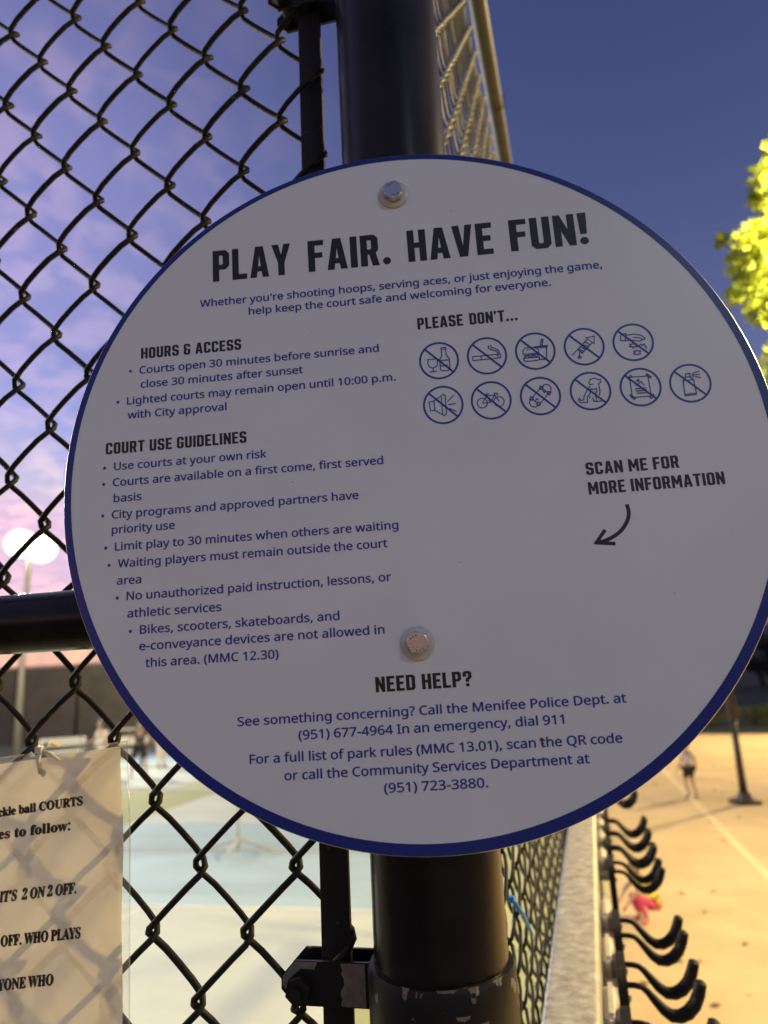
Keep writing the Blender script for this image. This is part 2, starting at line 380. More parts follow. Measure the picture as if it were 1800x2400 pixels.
# pairs of black prongs on small plates
def hook_unit(al, label):
    root = tag(empty('paddle_hook', sp(0, al, -.41), -AZ), label, 'hook', 'black double hooks along the galvanised rail')
    return root
def mk_hook_meshes():
    prof = [(-.006, .001), (.010, .001), (.018, -.0005), (.024, -.005), (.032, -.0145), (.041, -.0245), (.050, -.0305), (.060, -.0305), (.070, -.0255), (.079, -.016), (.085, -.004), (.0895, .009), (.0902, .0112)]
    rad = [.0036, .0036, .0038, .0044, .0054, .0066, .0074, .0078, .0080, .0080, .0078, .0070, .0036]
    out = []
    for dy in (0, .064):
        b = MB(); b.tube([(x, dy, z) for x, z in prof], rad, 14, flat=[1, 1, 1, 1.05, 1.05, 1.05, 1.05, 1.05, 1.05, 1.05, 1.05, 1.05, 1.05]); out.append(('hook', b, black_coat))
    b = MB()
    lp = [(-.022, -.105), (.088, -.105), (.088, .004), (.082, .011), (.070, .013), (-.004, .013), (-.016, .011), (-.022, .004)]
    b.prism(lp, lambda x, y, dd: Vector((.0008 + dd, x, y)), -.0122); out.append(('backplate', b, black_coat))
    b = MB()
    bm = bmesh.new(); bmesh.ops.create_cube(bm, size=1)
    for v in bm.verts: v.co = (-.0205 + v.co.x * .0175, .098 + v.co.y * .094, -.004 + v.co.z * .034)
    bmesh.ops.bevel(bm, geom=[e for e in bm.edges], offset=.006, segments=3, affect='EDGES'); b.bm(bm)
    b.box((-.0295, .012, -.02), (-.0107, .046, -.010)); out.append(('bracket', b, galv_dull))
    for y in (-.008, .074):
        b = MB(); b.tube([(.0002, y, -.012), (.0026, y, -.012), (.0038, y, -.012)], [.0042, .0040, .0022], 12)
        out.append(('screw', b, steel))
    return out
HL = ['black double hook closest to the bottom edge, partly cut off by the frame', 'black double hook just above the cut off bottom one, with widely open tips',
      'black double hook with one prong tip beside the shadow of the crouching child', 'black double hook just above the head of the crouching child',
      'second black double hook above the crouching child, blurred', 'third black double hook above the crouching child, blurred', 'blurred black double hook just below the last one at the sign rim',
      'small blurred black double hook touching the blue rim of the sign']
protos = None
for al, lab in zip((.885, 1.05, 1.222, 1.562, 1.735, 1.872, 2.012, 2.385), HL):
    root = hook_unit(al, lab)
    if protos is None:
        protos = [b.build(nm, m, root, smooth=True) for nm, b, m in mk_hook_meshes()]
    else:
        for p in protos:
            c = p.copy(); COL.objects.link(c); c.parent = root
            if 1.7 < al < 2.1 and p is protos[1]: c.location.y = -.040          # these pairs are bent together
# blue zip tie on the side mesh
tieblue = mat('blue nylon', (.02, .22, .62), 0.4)
b = MB(); b.tube([sp(-.100, .758, -.2262), sp(-.096, .80, -.252), sp(-.097, .885, -.2996)], [.0026, .0022, .0018], 8)
zt = tag(empty('zip_tie', sp(-.1, .758, -.2262)), 'bright blue zip tie tail on the side fence mesh', 'zip tie')
child(b.build('strap', tieblue, None, smooth='all'), zt)
b = MB(); b.box((-.1035, .754, -.2290), (-.0975, .762, -.2235), sfr, .001); child(b.build('tie_head', tieblue, None), zt)
# ---------------------------------------------------------------- the round sign
E1 = Vector((0.99784673, -0.06375353, 0.01540776)); E2 = Vector((-0.01630321, -0.01354927, 0.99977529)); EN = Vector((-0.06353044, -0.99787369, -0.01455949))
SC = Vector((.01914, .42487, .12413 + CZ)); RS = .2286
sign = empty('round_sign'); sign.matrix_world = Matrix(((E1.x, E2.x, EN.x, SC.x), (E1.y, E2.y, EN.y, SC.y), (E1.z, E2.z, EN.z, SC.z), (0, 0, 0, 1)))
tag(sign, 'large round white court rules sign with a blue rim bolted to the black post', 'sign')
NS = 160
def circ(r, cx=0, cy=0, n=NS): return [(cx + r * cos(2 * pi * k / n), cy + r * sin(2 * pi * k / n)) for k in range(n)]
b = MB(); vs = []; fs = []
rr = [(0, 0), (RS - .0003, 0), (RS, -.0003), (RS, -.0013), (RS - .0003, -.0016), (0, -.0016)]
for r_, z in rr[1:5]:
    for k in range(NS): vs.append((r_ * cos(2 * pi * k / NS), r_ * sin(2 * pi * k / NS), z))
for i in range(3):
    for k in range(NS): fs.append((i * NS + k, i * NS + (k + 1) % NS, (i + 1) * NS + (k + 1) % NS, (i + 1) * NS + k))
fs += [tuple(range(NS)), tuple(range(3 * NS, 4 * NS))[::-1]]
b.add(vs, fs); panel = b.build('panel', sign_white, sign)
panel.data.materials.append(alu)
for p_ in panel.data.polygons:
    if len(p_.vertices) == 4: p_.material_index = 1
def P2(z): return lambda x, y: Vector((x, y, z))
b = MB(); a = circ(RS - .0004); c = circ(.2231, -.0005, .0015)
b.add([(x, y, .00012) for x, y in a] + [(x, y, .00012) for x, y in c], [(k, (k + 1) % NS, NS + (k + 1) % NS, NS + k) for k in range(NS)])
b.build('blue_rim', sign_blue, sign)
ZT = .00012
# block lettering with clipped corners
w_, s_, t_, c_ = .54, .205, .17, .12
k_ = .03
def hole(x0, x1, y0, y1, k=k_): return [(x0, y0 + 0), (x0, y1), (x1 - k, y1), (x1, y1 - k), (x1, y0 + k), (x1 - k, y0)]
def octa(cx, cy, r): return [(cx + r * cos(pi / 8 + k * pi / 4), cy + r * sin(pi / 8 + k * pi / 4)) for k in range(8)]
GL = {
 'P': (.53, [[(0, 0), (0, 1), (.53 - c_, 1), (.53, 1 - c_), (.53, .49), (.53 - c_, .37), (s_, .37), (s_, 0)], hole(s_, .53 - s_, .53, 1 - t_)]),
 'L': (.47, [[(0, 0), (0, 1), (s_, 1), (s_, t_), (.47, t_), (.47, 0)]]),
 'A': (.60, [[(0, 0), (.175, 1), (.425, 1), (.60, 0), (.395, 0), (.365, .19), (.235, .19), (.205, 0)], [(.26, .36), (.30, .70), (.34, .36)]]),
 'Y': (.60, [[(0, 1), (.215, 1), (.30, .66), (.385, 1), (.60, 1), (.4025, .40), (.4025, 0), (.1975, 0), (.1975, .40)]]),
 'F': (.47, [[(0, 0), (0, 1), (.47, 1), (.47, 1 - t_), (s_, 1 - t_), (s_, .60), (.43, .60), (.43, .43), (s_, .43), (s_, 0)]]),
 'I': (s_, [[(0, 0), (0, 1), (s_, 1), (s_, 0)]]),
 'R': (.55, [[(0, 0), (0, 1), (.53 - c_, 1), (.53, 1 - c_), (.53, .50), (.46, .42), (.46, .37), (.55, 0), (.345, 0), (.255, .37), (s_, .37), (s_, 0)], hole(s_, .53 - s_, .53, 1 - t_)]),
 'H': (.55, [[(0, 0), (0, 1), (s_, 1), (s_, .595), (.55 - s_, .595), (.55 - s_, 1), (.55, 1), (.55, 0), (.55 - s_, 0), (.55 - s_, .425), (s_, .425), (s_, 0)]]),
 'V': (.60, [[(0, 1), (.21, 1), (.30, .34), (.39, 1), (.60, 1), (.42, 0), (.18, 0)]]),
 'E': (.48, [[(0, 0), (0, 1), (.48, 1), (.48, 1 - t_), (s_, 1 - t_), (s_, .595), (.43, .595), (.43, .425), (s_, .425), (s_, t_), (.48, t_), (.48, 0)]]),
 'U': (w_, [[(0, 1), (0, c_), (c_, 0), (w_ - c_, 0), (w_, c_), (w_, 1), (w_ - s_, 1), (w_ - s_, t_ + k_), (w_ - s_ - k_, t_), (s_ + k_, t_), (s_, t_ + k_), (s_, 1)]]),
 'N': (.57, [[(0, 0), (0, 1), (.185, 1), (.375, .52), (.375, 1), (.57, 1), (.57, 0), (.385, 0), (.195, .48), (.195, 0)]]),
 '!': (.24, [[(.03, .33), (0, 1), (.24, 1), (.21, .33)], octa(.12, .115, .122)]),
 '.': (.24, [octa(.12, .115, .122)]),
 'O': (w_, [[(0, c_), (0, 1 - c_), (c_, 1), (w_ - c_, 1), (w_, 1 - c_), (w_, c_), (w_ - c_, 0), (c_, 0)], [(s_, t_ + k_), (s_, 1 - t_ - k_), (s_ + k_, 1 - t_), (w_ - s_ - k_, 1 - t_), (w_ - s_, 1 - t_ - k_), (w_ - s_, t_ + k_), (w_ - s_ - k_, t_), (s_ + k_, t_)]]),
 'S': (w_, [[(0, .33), (0, c_), (c_, 0), (w_ - c_, 0), (w_, c_), (w_, .47), (w_ - c_, .57), (s_, .63), (s_, 1 - t_), (w_ - s_, 1 - t_), (w_ - s_, .70), (w_, .70), (w_, 1 - c_), (w_ - c_, 1), (c_, 1), (0, 1 - c_), (0, .54), (c_, .44), (w_ - s_, .38), (w_ - s_, t_), (s_, t_), (s_, .33)]]),
 'C': (w_, [[(0, c_), (c_, 0), (w_ - c_, 0), (w_, c_), (w_, .34), (w_ - s_, .34), (w_ - s_, t_), (s_, t_), (s_, 1 - t_), (w_ - s_, 1 - t_), (w_ - s_, .66), (w_, .66), (w_, 1 - c_), (w_ - c_, 1), (c_, 1), (0, 1 - c_)]]),
 'G': (w_, [[(0, c_), (c_, 0), (w_ - c_, 0), (w_, c_), (w_, .54), (.28, .54), (.28, .38), (w_ - s_, .38), (w_ - s_, t_), (s_, t_), (s_, 1 - t_), (w_ - s_, 1 - t_), (w_ - s_, .68), (w_, .68), (w_, 1 - c_), (w_ - c_, 1), (c_, 1), (0, 1 - c_)]]),
 'D': (w_, [[(0, 0), (0, 1), (w_ - c_, 1), (w_, 1 - c_), (w_, c_), (w_ - c_, 0)], [(s_, t_), (s_, 1 - t_), (w_ - s_ - k_, 1 - t_), (w_ - s_, 1 - t_ - k_), (w_ - s_, t_ + k_), (w_ - s_ - k_, t_)]]),
 'T': (.52, [[(0, 1), (.52, 1), (.52, 1 - t_), (.3625, 1 - t_), (.3625, 0), (.1575, 0), (.1575, 1 - t_), (0, 1 - t_)]]),
 'M': (.70, [[(0, 0), (0, 1), (.195, 1), (.35, .56), (.505, 1), (.70, 1), (.70, 0), (.505, 0), (.505, .52), (.41, .25), (.29, .25), (.195, .52), (.195, 0)]]),
 '&': (.56, [[(0, c_), (c_, 0), (w_ - c_, 0), (w_, c_), (w_, .52), (w_ - s_, .52), (w_ - s_, t_), (s_, t_), (s_, .42), (.30, .42), (.30, .58), (s_, .58), (s_, 1 - t_), (w_ - s_, 1 - t_), (w_ - s_, .70), (w_, .70), (w_, 1 - c_), (w_ - c_, 1), (c_, 1), (0, 1 - c_), (0, .58), (.06, .5), (0, .42)]]),
 '?': (.52, [[(0, .64), (0, 1 - c_), (c_, 1), (.52 - c_, 1), (.52, 1 - c_), (.52, .56), (.36, .43), (.36, .30), (.16, .30), (.16, .50), (.315, .63), (.315, 1 - t_), (s_, 1 - t_), (s_, .64)], octa(.26, .115, .122)]),
 "'": (.2, [[(0, 1), (.2, 1), (.2, .82), (.07, .66), (0, .70), (.06, .80), (0, .80)]]),
}
SPLIT = {'!', '?'}
def heading(words, name='heading'):
    b = MB()
    for txt, x0, y0, x1, hgt in words:
        adv = 0; place = []
        for ch in txt:
            if ch == ' ': adv += .30; continue
            wd, loops = GL[ch]; place.append((adv, loops, ch)); adv += wd + .095
        tot = adv - .095; kx = (x1 - x0) / tot
        for ad, loops, ch in place:
            groups = [[l] for l in loops] if ch in SPLIT else [loops]
            for g in groups:
                b.poly(g, lambda x, y: Vector(((x0 + (ad + x) * kx) / 1000, (y0 + y * hgt) / 1000, ZT)))
    return b.build(name, ink_black, sign)
heading([('PLAY', -127, 144.6, -72.3, 23.6), ('FAIR.', -60.2, 144.8, -3.4, 23.6), ('HAVE', 8.4, 144.8, 66.0, 23.8), ('FUN!', 77.6, 145, 129.6, 23.6)])
heading([('PLEASE', 10.8, 94.8, 41.0, 8.2), ("DON'T...", 45.3, 94.8, 76.8, 8.2)])
heading([('HOURS & ACCESS', -177.5, 92.5, -108.3, 7.9)])
heading([('COURT USE GUIDELINES', -200.9, 26.8, -106.2, 7.9)])
heading([('SCAN ME FOR', 107.9, -13.4, 164.7, 8.0), ('MORE INFORMATION', 107.9, -26.0, 190.4, 8.0)])
heading([('NEED HELP?', -31.6, -136.1, 25.9, 9.0)])
# running text, set in a humanist sans
def load_font(fn):
    try:
        return bpy.data.fonts.load(os.path.join(bpy.utils.system_resource('DATAFILES', path='fonts'), fn))
    except Exception:
        return None
SANS = load_font('NotoSansMath-Regular.woff2'); MATHF = load_font('NotoSansMath-Regular.woff2')
def glyphs(txt, font, bold):
    c = bpy.data.curves.new('txt', 'FONT'); c.body = txt; c.size = 1
    if font: c.font = font
    c.offset = bold; c.resolution_u = 3; c.fill_mode = 'FRONT'; c.dimensions = '2D'
    o = bpy.data.objects.new('txt', c); COL.objects.link(o)
    dg = bpy.context.evaluated_depsgraph_get(); ev = o.evaluated_get(dg); me = ev.to_mesh()
    vs = [v.co.copy() for v in me.vertices]; fs = [tuple(p.vertices) for p in me.polygons]
    ev.to_mesh_clear(); bpy.data.objects.remove(o); bpy.data.curves.remove(c)
    return vs, fs
CAPU = max(v.y for v in glyphs('H', SANS, 0)[0])
def text_block(lines, bullets=(), cap=5.15):
    b = MB()
    for txt, x0, y0, x1, y1 in lines:
        vs, fs = glyphs(txt, SANS, 0)
        a0 = min(v.x for v in vs); a1 = max(v.x for v in vs)
        kx = (x1 - x0) / (a1 - a0); ky = cap / CAPU
        yb = (y0 + y1) / 2
        for j, (ox, oy) in enumerate(((-.19, 0), (.19, 0), (0, .14), (0, -.14))):
            b.add([((x0 + ox + (v.x - a0) * kx) / 1000, (yb + oy + v.y * ky) / 1000, ZT + j * .00002) for v in vs], fs)
    for x, y in bullets: b.add([(p / 1000, q_ / 1000, ZT) for p, q_ in circ(1.05, x, y, 16)], [tuple(range(16))])
    return b.build('text_block', ink_blue, sign)
text_block([("Whether you're shooting hoops, serving aces, or just enjoying the game,", -136.2, 126.6, 135.5, 126.4), ('help keep the court safe and welcoming for everyone.', -102.4, 117.2, 100.8, 117.4)], cap=5.2)
text_block([('Courts open 30 minutes before sunrise and', -178.4, 81.6, -16.0, 82.0), ('close 30 minutes after sunset', -177.4, 71.4, -67.3, 71.8), ('Lighted courts may remain open until 10:00 p.m.', -186.7, 60.2, -6.3, 60.8), ('with City approval', -186.2, 50.3, -119.2, 50.6)], [(-184.7, 84.2), (-193.1, 62.8)])
text_block([('Use courts at your own risk', -194.9, 15.4, -93.4, 15.8), ('Courts are available on a first come, first served', -195.6, 4.5, -18.1, 5.0), ('basis', -194.8, -6.1, -176.4, -5.9), ('City programs and approved partners have', -195.9, -17.2, -35.2, -16.4), ('priority use', -195.7, -26.6, -154.3, -27.0), ('Limit play to 30 minutes when others are waiting', -193.4, -38.3, -11.3, -37.7), ('Waiting players must remain outside the court', -191.3, -49.4, -18.9, -48.7), ('area', -191.8, -60.1, -176.2, -60.0), ('No unauthorized paid instruction, lessons, or', -185.3, -70.6, -18.0, -69.7), ('athletic services', -184.7, -81.3, -124.8, -80.9), ('Bikes, scooters, skateboards, and', -176.5, -92.0, -51.3, -91.4), ('e-conveyance devices are not allowed in', -176.8, -102.2, -24.2, -101.5), ('this area. (MMC 12.30)', -172.9, -112.3, -89.8, -112.2)],
  [(-201.4, 17.6), (-201.8, 6.6), (-202.0, -14.6), (-199.6, -35.8), (-197.2, -47.2), (-191.5, -68.4), (-182.8, -89.8)])
text_block([('See something concerning? Call the Menifee Police Dept. at', -115.8, -150.4, 113.8, -150.8), ('(951) 677-4964 In an emergency, dial 911', -79.1, -160.2, 76.9, -160.6), ('For a full list of park rules (MMC 13.01), scan the QR code', -109.0, -172.4, 108.6, -172.7), ('or call the Community Services Department at', -88.4, -182.6, 88.7, -183.0), ('(951) 723-3880.', -30.1, -192.6, 29.7, -193.0)])
# pictograms: stroked outlines in a struck-out ring, drawn in millimetres
ICONS = [
    ('alcohol', (23.0, 71.6), [[(-7.1,1.4),(-1.1,1.3),(-1.1,-1.9),(-1.8,-3.9),(-4.3,-4.9),(-6.7,-3.7),(-7.4,-1.3),(-7.1,1.4)],[(-4.3,-4.9),(-4.3,-7.4)],[(-6.6,-7.4),(-2.0,-7.4)],[(2.1,8.7),(5.1,8.8),(5.0,3.6),(6.8,0.6),(6.7,-7.0),(5.5,-7.6),(1.1,-7.3),(0.4,-6.6),(0.6,0.8),(2.2,3.4),(2.1,8.7)],[(3.2,7.5),(4.4,7.6)],[(0.7,-0.1),(6.9,-0.2)],[(0.7,-3.9),(5.4,-3.9)]]),
    ('cigarette', (54.3, 71.9), [[(-9.2,0.2),(8.7,0.4),(8.8,-2.3),(-9.3,-2.5),(-9.2,0.2)],[(-3.8,0.2),(-3.7,-2.4)],[(7.0,0.4),(7.0,-2.3)],[(1.5,6.9),(1.7,4.9),(4.0,3.6),(6.4,2.6),(7.4,1.1)],[(3.0,7.0),(3.3,5.5),(5.8,4.5),(7.8,3.1),(8.3,1.3)]]),
    ('fast food', (85.6, 72.1), [[(-8.0,-0.7),(-7.8,1.1),(-6.0,2.7),(-2.3,2.9),(1.2,2.0),(2.3,0.1),(2.1,-1.7),(-8.1,-1.4),(-8.0,-0.7)],[(-7.6,-2.5),(2.1,-2.4)],[(-7.7,-4.0),(-5.6,-2.7),(-3.7,-4.0),(-1.6,-2.9),(0.2,-4.0),(1.7,-3.1)],[(-7.9,-4.3),(2.2,-4.4),(2.1,-6.0),(0.6,-6.7),(-6.7,-6.6),(-7.9,-5.7),(-7.9,-4.3)],[(-5.3,0.8),(-4.8,1.4)],[(-4.0,0.9),(-3.6,1.4)],[(-0.3,2.9),(8.0,3.1),(8.0,2.2),(0.2,2.1)],[(7.5,2.1),(6.6,-6.3),(2.1,-6.2)],[(3.6,3.2),(4.9,7.8),(5.8,7.5),(4.7,3.2)]]),
    ('loud speaker', (23.2, 40.8), [[(-8.8,2.8),(-5.7,3.2),(-5.6,-3.2),(-8.6,-3.2),(-8.8,2.8)],[(-5.6,3.3),(-0.8,6.3),(-0.9,-6.6),(-5.6,-3.2)],[(-0.8,6.3),(0.9,7.2),(1.8,6.0),(1.7,-6.3),(0.1,-7.2),(-0.9,-6.6)],[(3.2,2.4),(7.3,5.7)],[(3.6,-0.3),(8.0,0.3)],[(4.1,-3.0),(8.0,-5.0)]]),
    ('bicycle', (54.1, 41.1), [[(-2.6,-1.7),(-3.0,-3.1),(-4.1,-4.2),(-5.4,-4.7),(-6.9,-4.6),(-8.1,-3.8),(-8.9,-2.6),(-9.1,-1.1),(-8.7,0.3),(-7.6,1.4),(-6.3,2.0),(-4.8,1.8),(-3.6,1.0),(-2.8,-0.2),(-2.6,-1.7)],[(8.2,-1.6),(7.7,-3.0),(6.7,-4.1),(5.3,-4.6),(3.8,-4.5),(2.6,-3.7),(1.8,-2.5),(1.6,-1.0),(2.1,0.4),(3.1,1.5),(4.5,2.0),(5.9,1.9),(7.2,1.1),(8.0,-0.2),(8.2,-1.6)],[(-5.8,-1.4),(-2.4,3.2),(2.5,3.3),(-0.6,-1.5),(-5.8,-1.4)],[(-2.4,3.2),(-0.6,-1.5)],[(2.5,3.3),(4.9,-1.3)],[(-3.1,4.4),(-1.2,4.5)],[(-2.3,3.2),(-2.5,4.4)],[(2.5,3.3),(2.5,4.5),(4.4,4.3),(4.0,3.1)]]),
    ('skateboard', (85.5, 41.1), [[(1.3,5.9),(3.4,7.5),(6.0,7.2),(7.4,5.0),(6.8,2.6),(-1.7,-6.1),(-4.1,-7.3),(-6.6,-6.3),(-7.5,-3.8),(-6.1,-1.5),(1.3,5.9)],[(0.6,6.7),(2.4,5.9),(1.5,4.0),(-0.1,4.9),(0.6,6.7)],[(5.1,2.6),(6.9,1.9),(6.0,0.2),(4.4,0.8),(5.1,2.6)],[(-6.3,0.1),(-4.5,-0.6),(-5.4,-2.5),(-7.0,-1.7),(-6.3,0.1)],[(-2.1,-4.0),(-0.4,-4.7),(-1.2,-6.5),(-2.9,-5.8),(-2.1,-4.0)],[(1.6,5.3),(4.8,1.7)],[(-5.1,-1.8),(-2.3,-5.0)],[(2.0,3.4),(2.6,1.9),(3.9,3.0)],[(-3.4,-2.8),(-2.5,-1.6),(-1.7,-2.7)]]),
    ('firework', (117.0, 72.1), [[(2.0,6.0),(7.3,6.6),(6.5,1.5),(2.0,6.0)],[(2.1,4.5),(-4.2,-1.7),(-1.6,-4.5),(5.2,2.0)],[(1.3,3.1),(3.9,0.7)],[(-0.4,1.1),(2.8,-0.3)],[(-2.1,-0.1),(0.8,-2.2)],[(-3.4,-1.4),(-0.7,-3.4)],[(2.7,4.9),(-8.2,-5.3)],[(-3.1,-3.3),(-3.8,-5.9),(-4.9,-7.4)],[(-3.8,-6.2),(-2.5,-7.6)],[(-3.7,-6.5),(-3.8,-8.1)]]),
    ('littering hand', (148.2, 72.0), [[(-6.8,6.3),(-3.8,6.6),(-4.9,1.4),(-7.9,2.1),(-6.8,6.3)],[(-4.0,5.3),(1.2,5.5),(5.7,4.3),(7.8,1.9),(7.1,0.9),(4.1,2.7),(0.6,3.3)],[(-4.5,1.8),(0.0,1.3),(4.4,0.3),(5.9,1.1)],[(-2.3,-1.0),(-1.2,-1.5),(-0.2,-0.5),(0.6,-1.5),(1.9,-1.4),(1.3,-2.6),(1.8,-3.5),(0.1,-3.1),(-0.7,-4.0),(-1.3,-2.9),(-2.8,-2.7),(-1.9,-2.0),(-2.3,-1.0)],[(3.7,-2.7),(4.5,-1.7),(5.3,-2.7),(6.7,-1.9),(6.9,-3.1),(7.9,-4.1),(7.3,-5.2)],[(-0.9,-7.9),(0.3,-7.0),(-0.4,-6.2),(1.6,-6.0),(3.8,-6.6),(3.2,-7.6),(3.2,-8.5),(1.2,-8.7),(-0.9,-7.9)]]),
    ('dog', (117.2, 41.5), [[(2.3,4.4),(0.0,4.3),(-0.4,5.8),(1.1,7.9),(3.5,8.4),(5.3,7.5),(7.4,6.8),(7.2,5.2),(5.6,4.5),(6.0,0.2),(5.3,-3.2)],[(0.2,3.2),(-2.4,0.3),(-4.5,-3.6),(-4.9,-5.7),(-6.7,-5.9),(-7.5,-4.1),(-8.4,-5.4),(-7.2,-7.4),(-2.7,-7.4)],[(-2.7,-7.0),(-2.4,-3.8),(-0.4,-1.6),(0.3,1.5),(1.9,0.8),(3.9,1.3),(3.8,-0.9),(2.6,-2.6),(3.2,-6.5)],[(0.8,-4.8),(1.2,-7.0),(2.8,-7.1)],[(2.5,-7.4),(6.0,-7.4)],[(-1.1,-4.7),(-0.6,-3.7)]]),
    ('poster', (148.6, 41.2), [[(-5.9,7.1),(5.5,7.0),(5.8,-6.6),(-6.0,-6.6),(-5.9,7.1)],[(-7.1,6.5),(-5.3,8.4),(-4.4,7.6),(-6.6,5.6),(-7.1,6.5)],[(4.6,8.0),(6.9,5.5),(7.6,6.1),(5.1,8.5),(4.6,8.0)],[(-7.4,-5.0),(-4.9,-8.0),(-4.2,-7.0),(-6.7,-4.7),(-7.4,-5.0)],[(4.7,-7.5),(7.0,-5.3),(7.5,-6.4),(5.3,-8.3),(4.7,-7.5)],[(-0.3,4.4),(-0.5,4.0),(-1.1,3.8),(-1.5,4.1),(-1.7,4.6),(-1.4,5.0),(-0.9,5.2),(-0.4,4.9),(-0.3,4.4)],[(-2.7,1.2),(0.9,3.6),(2.4,1.0)],[(-3.3,-1.0),(3.4,-1.0)],[(-3.2,-2.6),(3.2,-2.3)],[(-2.8,-4.0),(2.7,-4.1)]]),
    ('spray can', (179.5, 40.9), [[(-4.2,1.8),(2.4,2.2),(2.7,-7.9),(-4.4,-8.1),(-4.2,1.8)],[(-4.3,-7.2),(2.7,-7.0)],[(-4.0,2.5),(-2.1,4.2),(0.8,4.1),(2.1,2.4)],[(-2.5,4.4),(-2.1,6.3),(0.5,6.6),(0.3,4.5)],[(2.1,6.4),(3.2,6.7)],[(3.9,6.8),(5.0,7.1)],[(5.6,7.2),(6.7,7.4)],[(1.9,5.4),(3.1,5.4)],[(3.9,5.3),(5.0,5.3)],[(5.7,5.3),(6.7,5.3)],[(1.8,4.5),(2.9,4.2)],[(3.7,3.9),(4.9,3.6)],[(5.5,3.4),(6.7,3.1)]]),
]
def stroke(b, pts, wd, z, cx, cy):
    pts = [Vector((x, y)) for x, y in pts]
    P_ = [pts[0]]
    for p in pts[1:]:
        if (p - P_[-1]).length > .05: P_.append(p)
    closed = (P_[0] - P_[-1]).length < .25 and len(P_) > 3
    if closed: P_ = P_[:-1]
    n = len(P_); Lf = []; Rt = []
    for i in range(n):
        a = P_[(i - 1) % n] if (closed or i > 0) else None; c = P_[(i + 1) % n] if (closed or i < n - 1) else None
        d0 = (P_[i] - a).normalized() if a is not None else None; d1 = (c - P_[i]).normalized() if c is not None else None
        d0 = d0 or d1; d1 = d1 or d0
        nn = Vector((-d0.y, d0.x)) + Vector((-d1.y, d1.x))
        nn = nn.normalized() if nn.length > .3 else Vector((-d0.y, d0.x))
        k = wd / 2 / max(.55, nn.dot(Vector((-d0.y, d0.x))))
        p = P_[i]
        if not closed and i == 0: p = p - d1 * wd * .35
        if not closed and i == n - 1: p = p + d0 * wd * .35
        Lf.append(p + nn * k); Rt.append(p - nn * k)
    vs = [((p.x + cx) / 1000, (p.y + cy) / 1000, z) for p in Lf + Rt]
    m = n if closed else n - 1
    b.add(vs, [(i, (i + 1) % n, n + (i + 1) % n, n + i) for i in range(m)])
for nm, (cx, cy), strokes in ICONS:
    b = MB(); n = 64; ro, ri = 13.05, 11.75
    b.add([((cx + r_ * cos(2 * pi * k / n)) / 1000, (cy + r_ * sin(2 * pi * k / n)) / 1000, ZT) for r_ in (ro, ri) for k in range(n)], [(k, (k + 1) % n, n + (k + 1) % n, n + k) for k in range(n)])
    stroke(b, [(-8.4, 8.4), (8.4, -8.4)], 1.25, ZT + .00004, cx, cy)
    for i, st in enumerate(strokes): stroke(b, st, .62, ZT + .00008 + .00003 * i, cx, cy)
    o = b.build('prohibition_icon', ink_blue, sign); o['label'] = 'struck out ' + nm + ' pictogram'
b = MB()
def spline(pts, n=6):
    out = []
    for i in range(len(pts) - 1):
        p0, p1, p2, p3 = (Vector(pts[max(0, min(len(pts) - 1, i + j))]) for j in (-1, 0, 1, 2))
        for k in range(n):
            t = k / n
            out.append(.5 * ((2 * p1) + (p2 - p0) * t + (2 * p0 - 5 * p1 + 4 * p2 - p3) * t * t + (3 * p1 - p0 - 3 * p2 + p3) * t ** 3))
    return out + [Vector(pts[-1])]
stroke(b, [tuple(p) for p in spline([(129.9, -34.6), (130.3, -39.3), (128.3, -44.8), (123.3, -50.6), (115.5, -54.8), (109.3, -56.0)])], 2.3, ZT + .00004, 0, 0)
stroke(b, [(114.2, -49.3), (108.4, -56.2), (119.0, -57.5)], 2.2, ZT + .00008, 0, 0)
b.build('arrow', ink_black, sign)
# dirt: a small rusty drip and specks
rustm = mat('rust stain', (.10, .055, .03), .8)
b = MB()
for x, y, r_ in ((63.0, -168.5, 1.2), (63.2, -170.5, .9), (63.4, -172.4, .5), (62.9, -178.6, .5), (63.0, -181, .35), (-77, -2.5, .35), (25, -62, .3), (-60, 100, .25), (150, -90, .3), (40, 180, .3)):
    b = MB(); b.add([(p / 1000, q_ / 1000 + rnd.uniform(-.0001, .0001), ZT + .0003) for p, q_ in circ(r_, x, y, 10)], [tuple(range(10))])
    b.build('stain', rustm, sign)
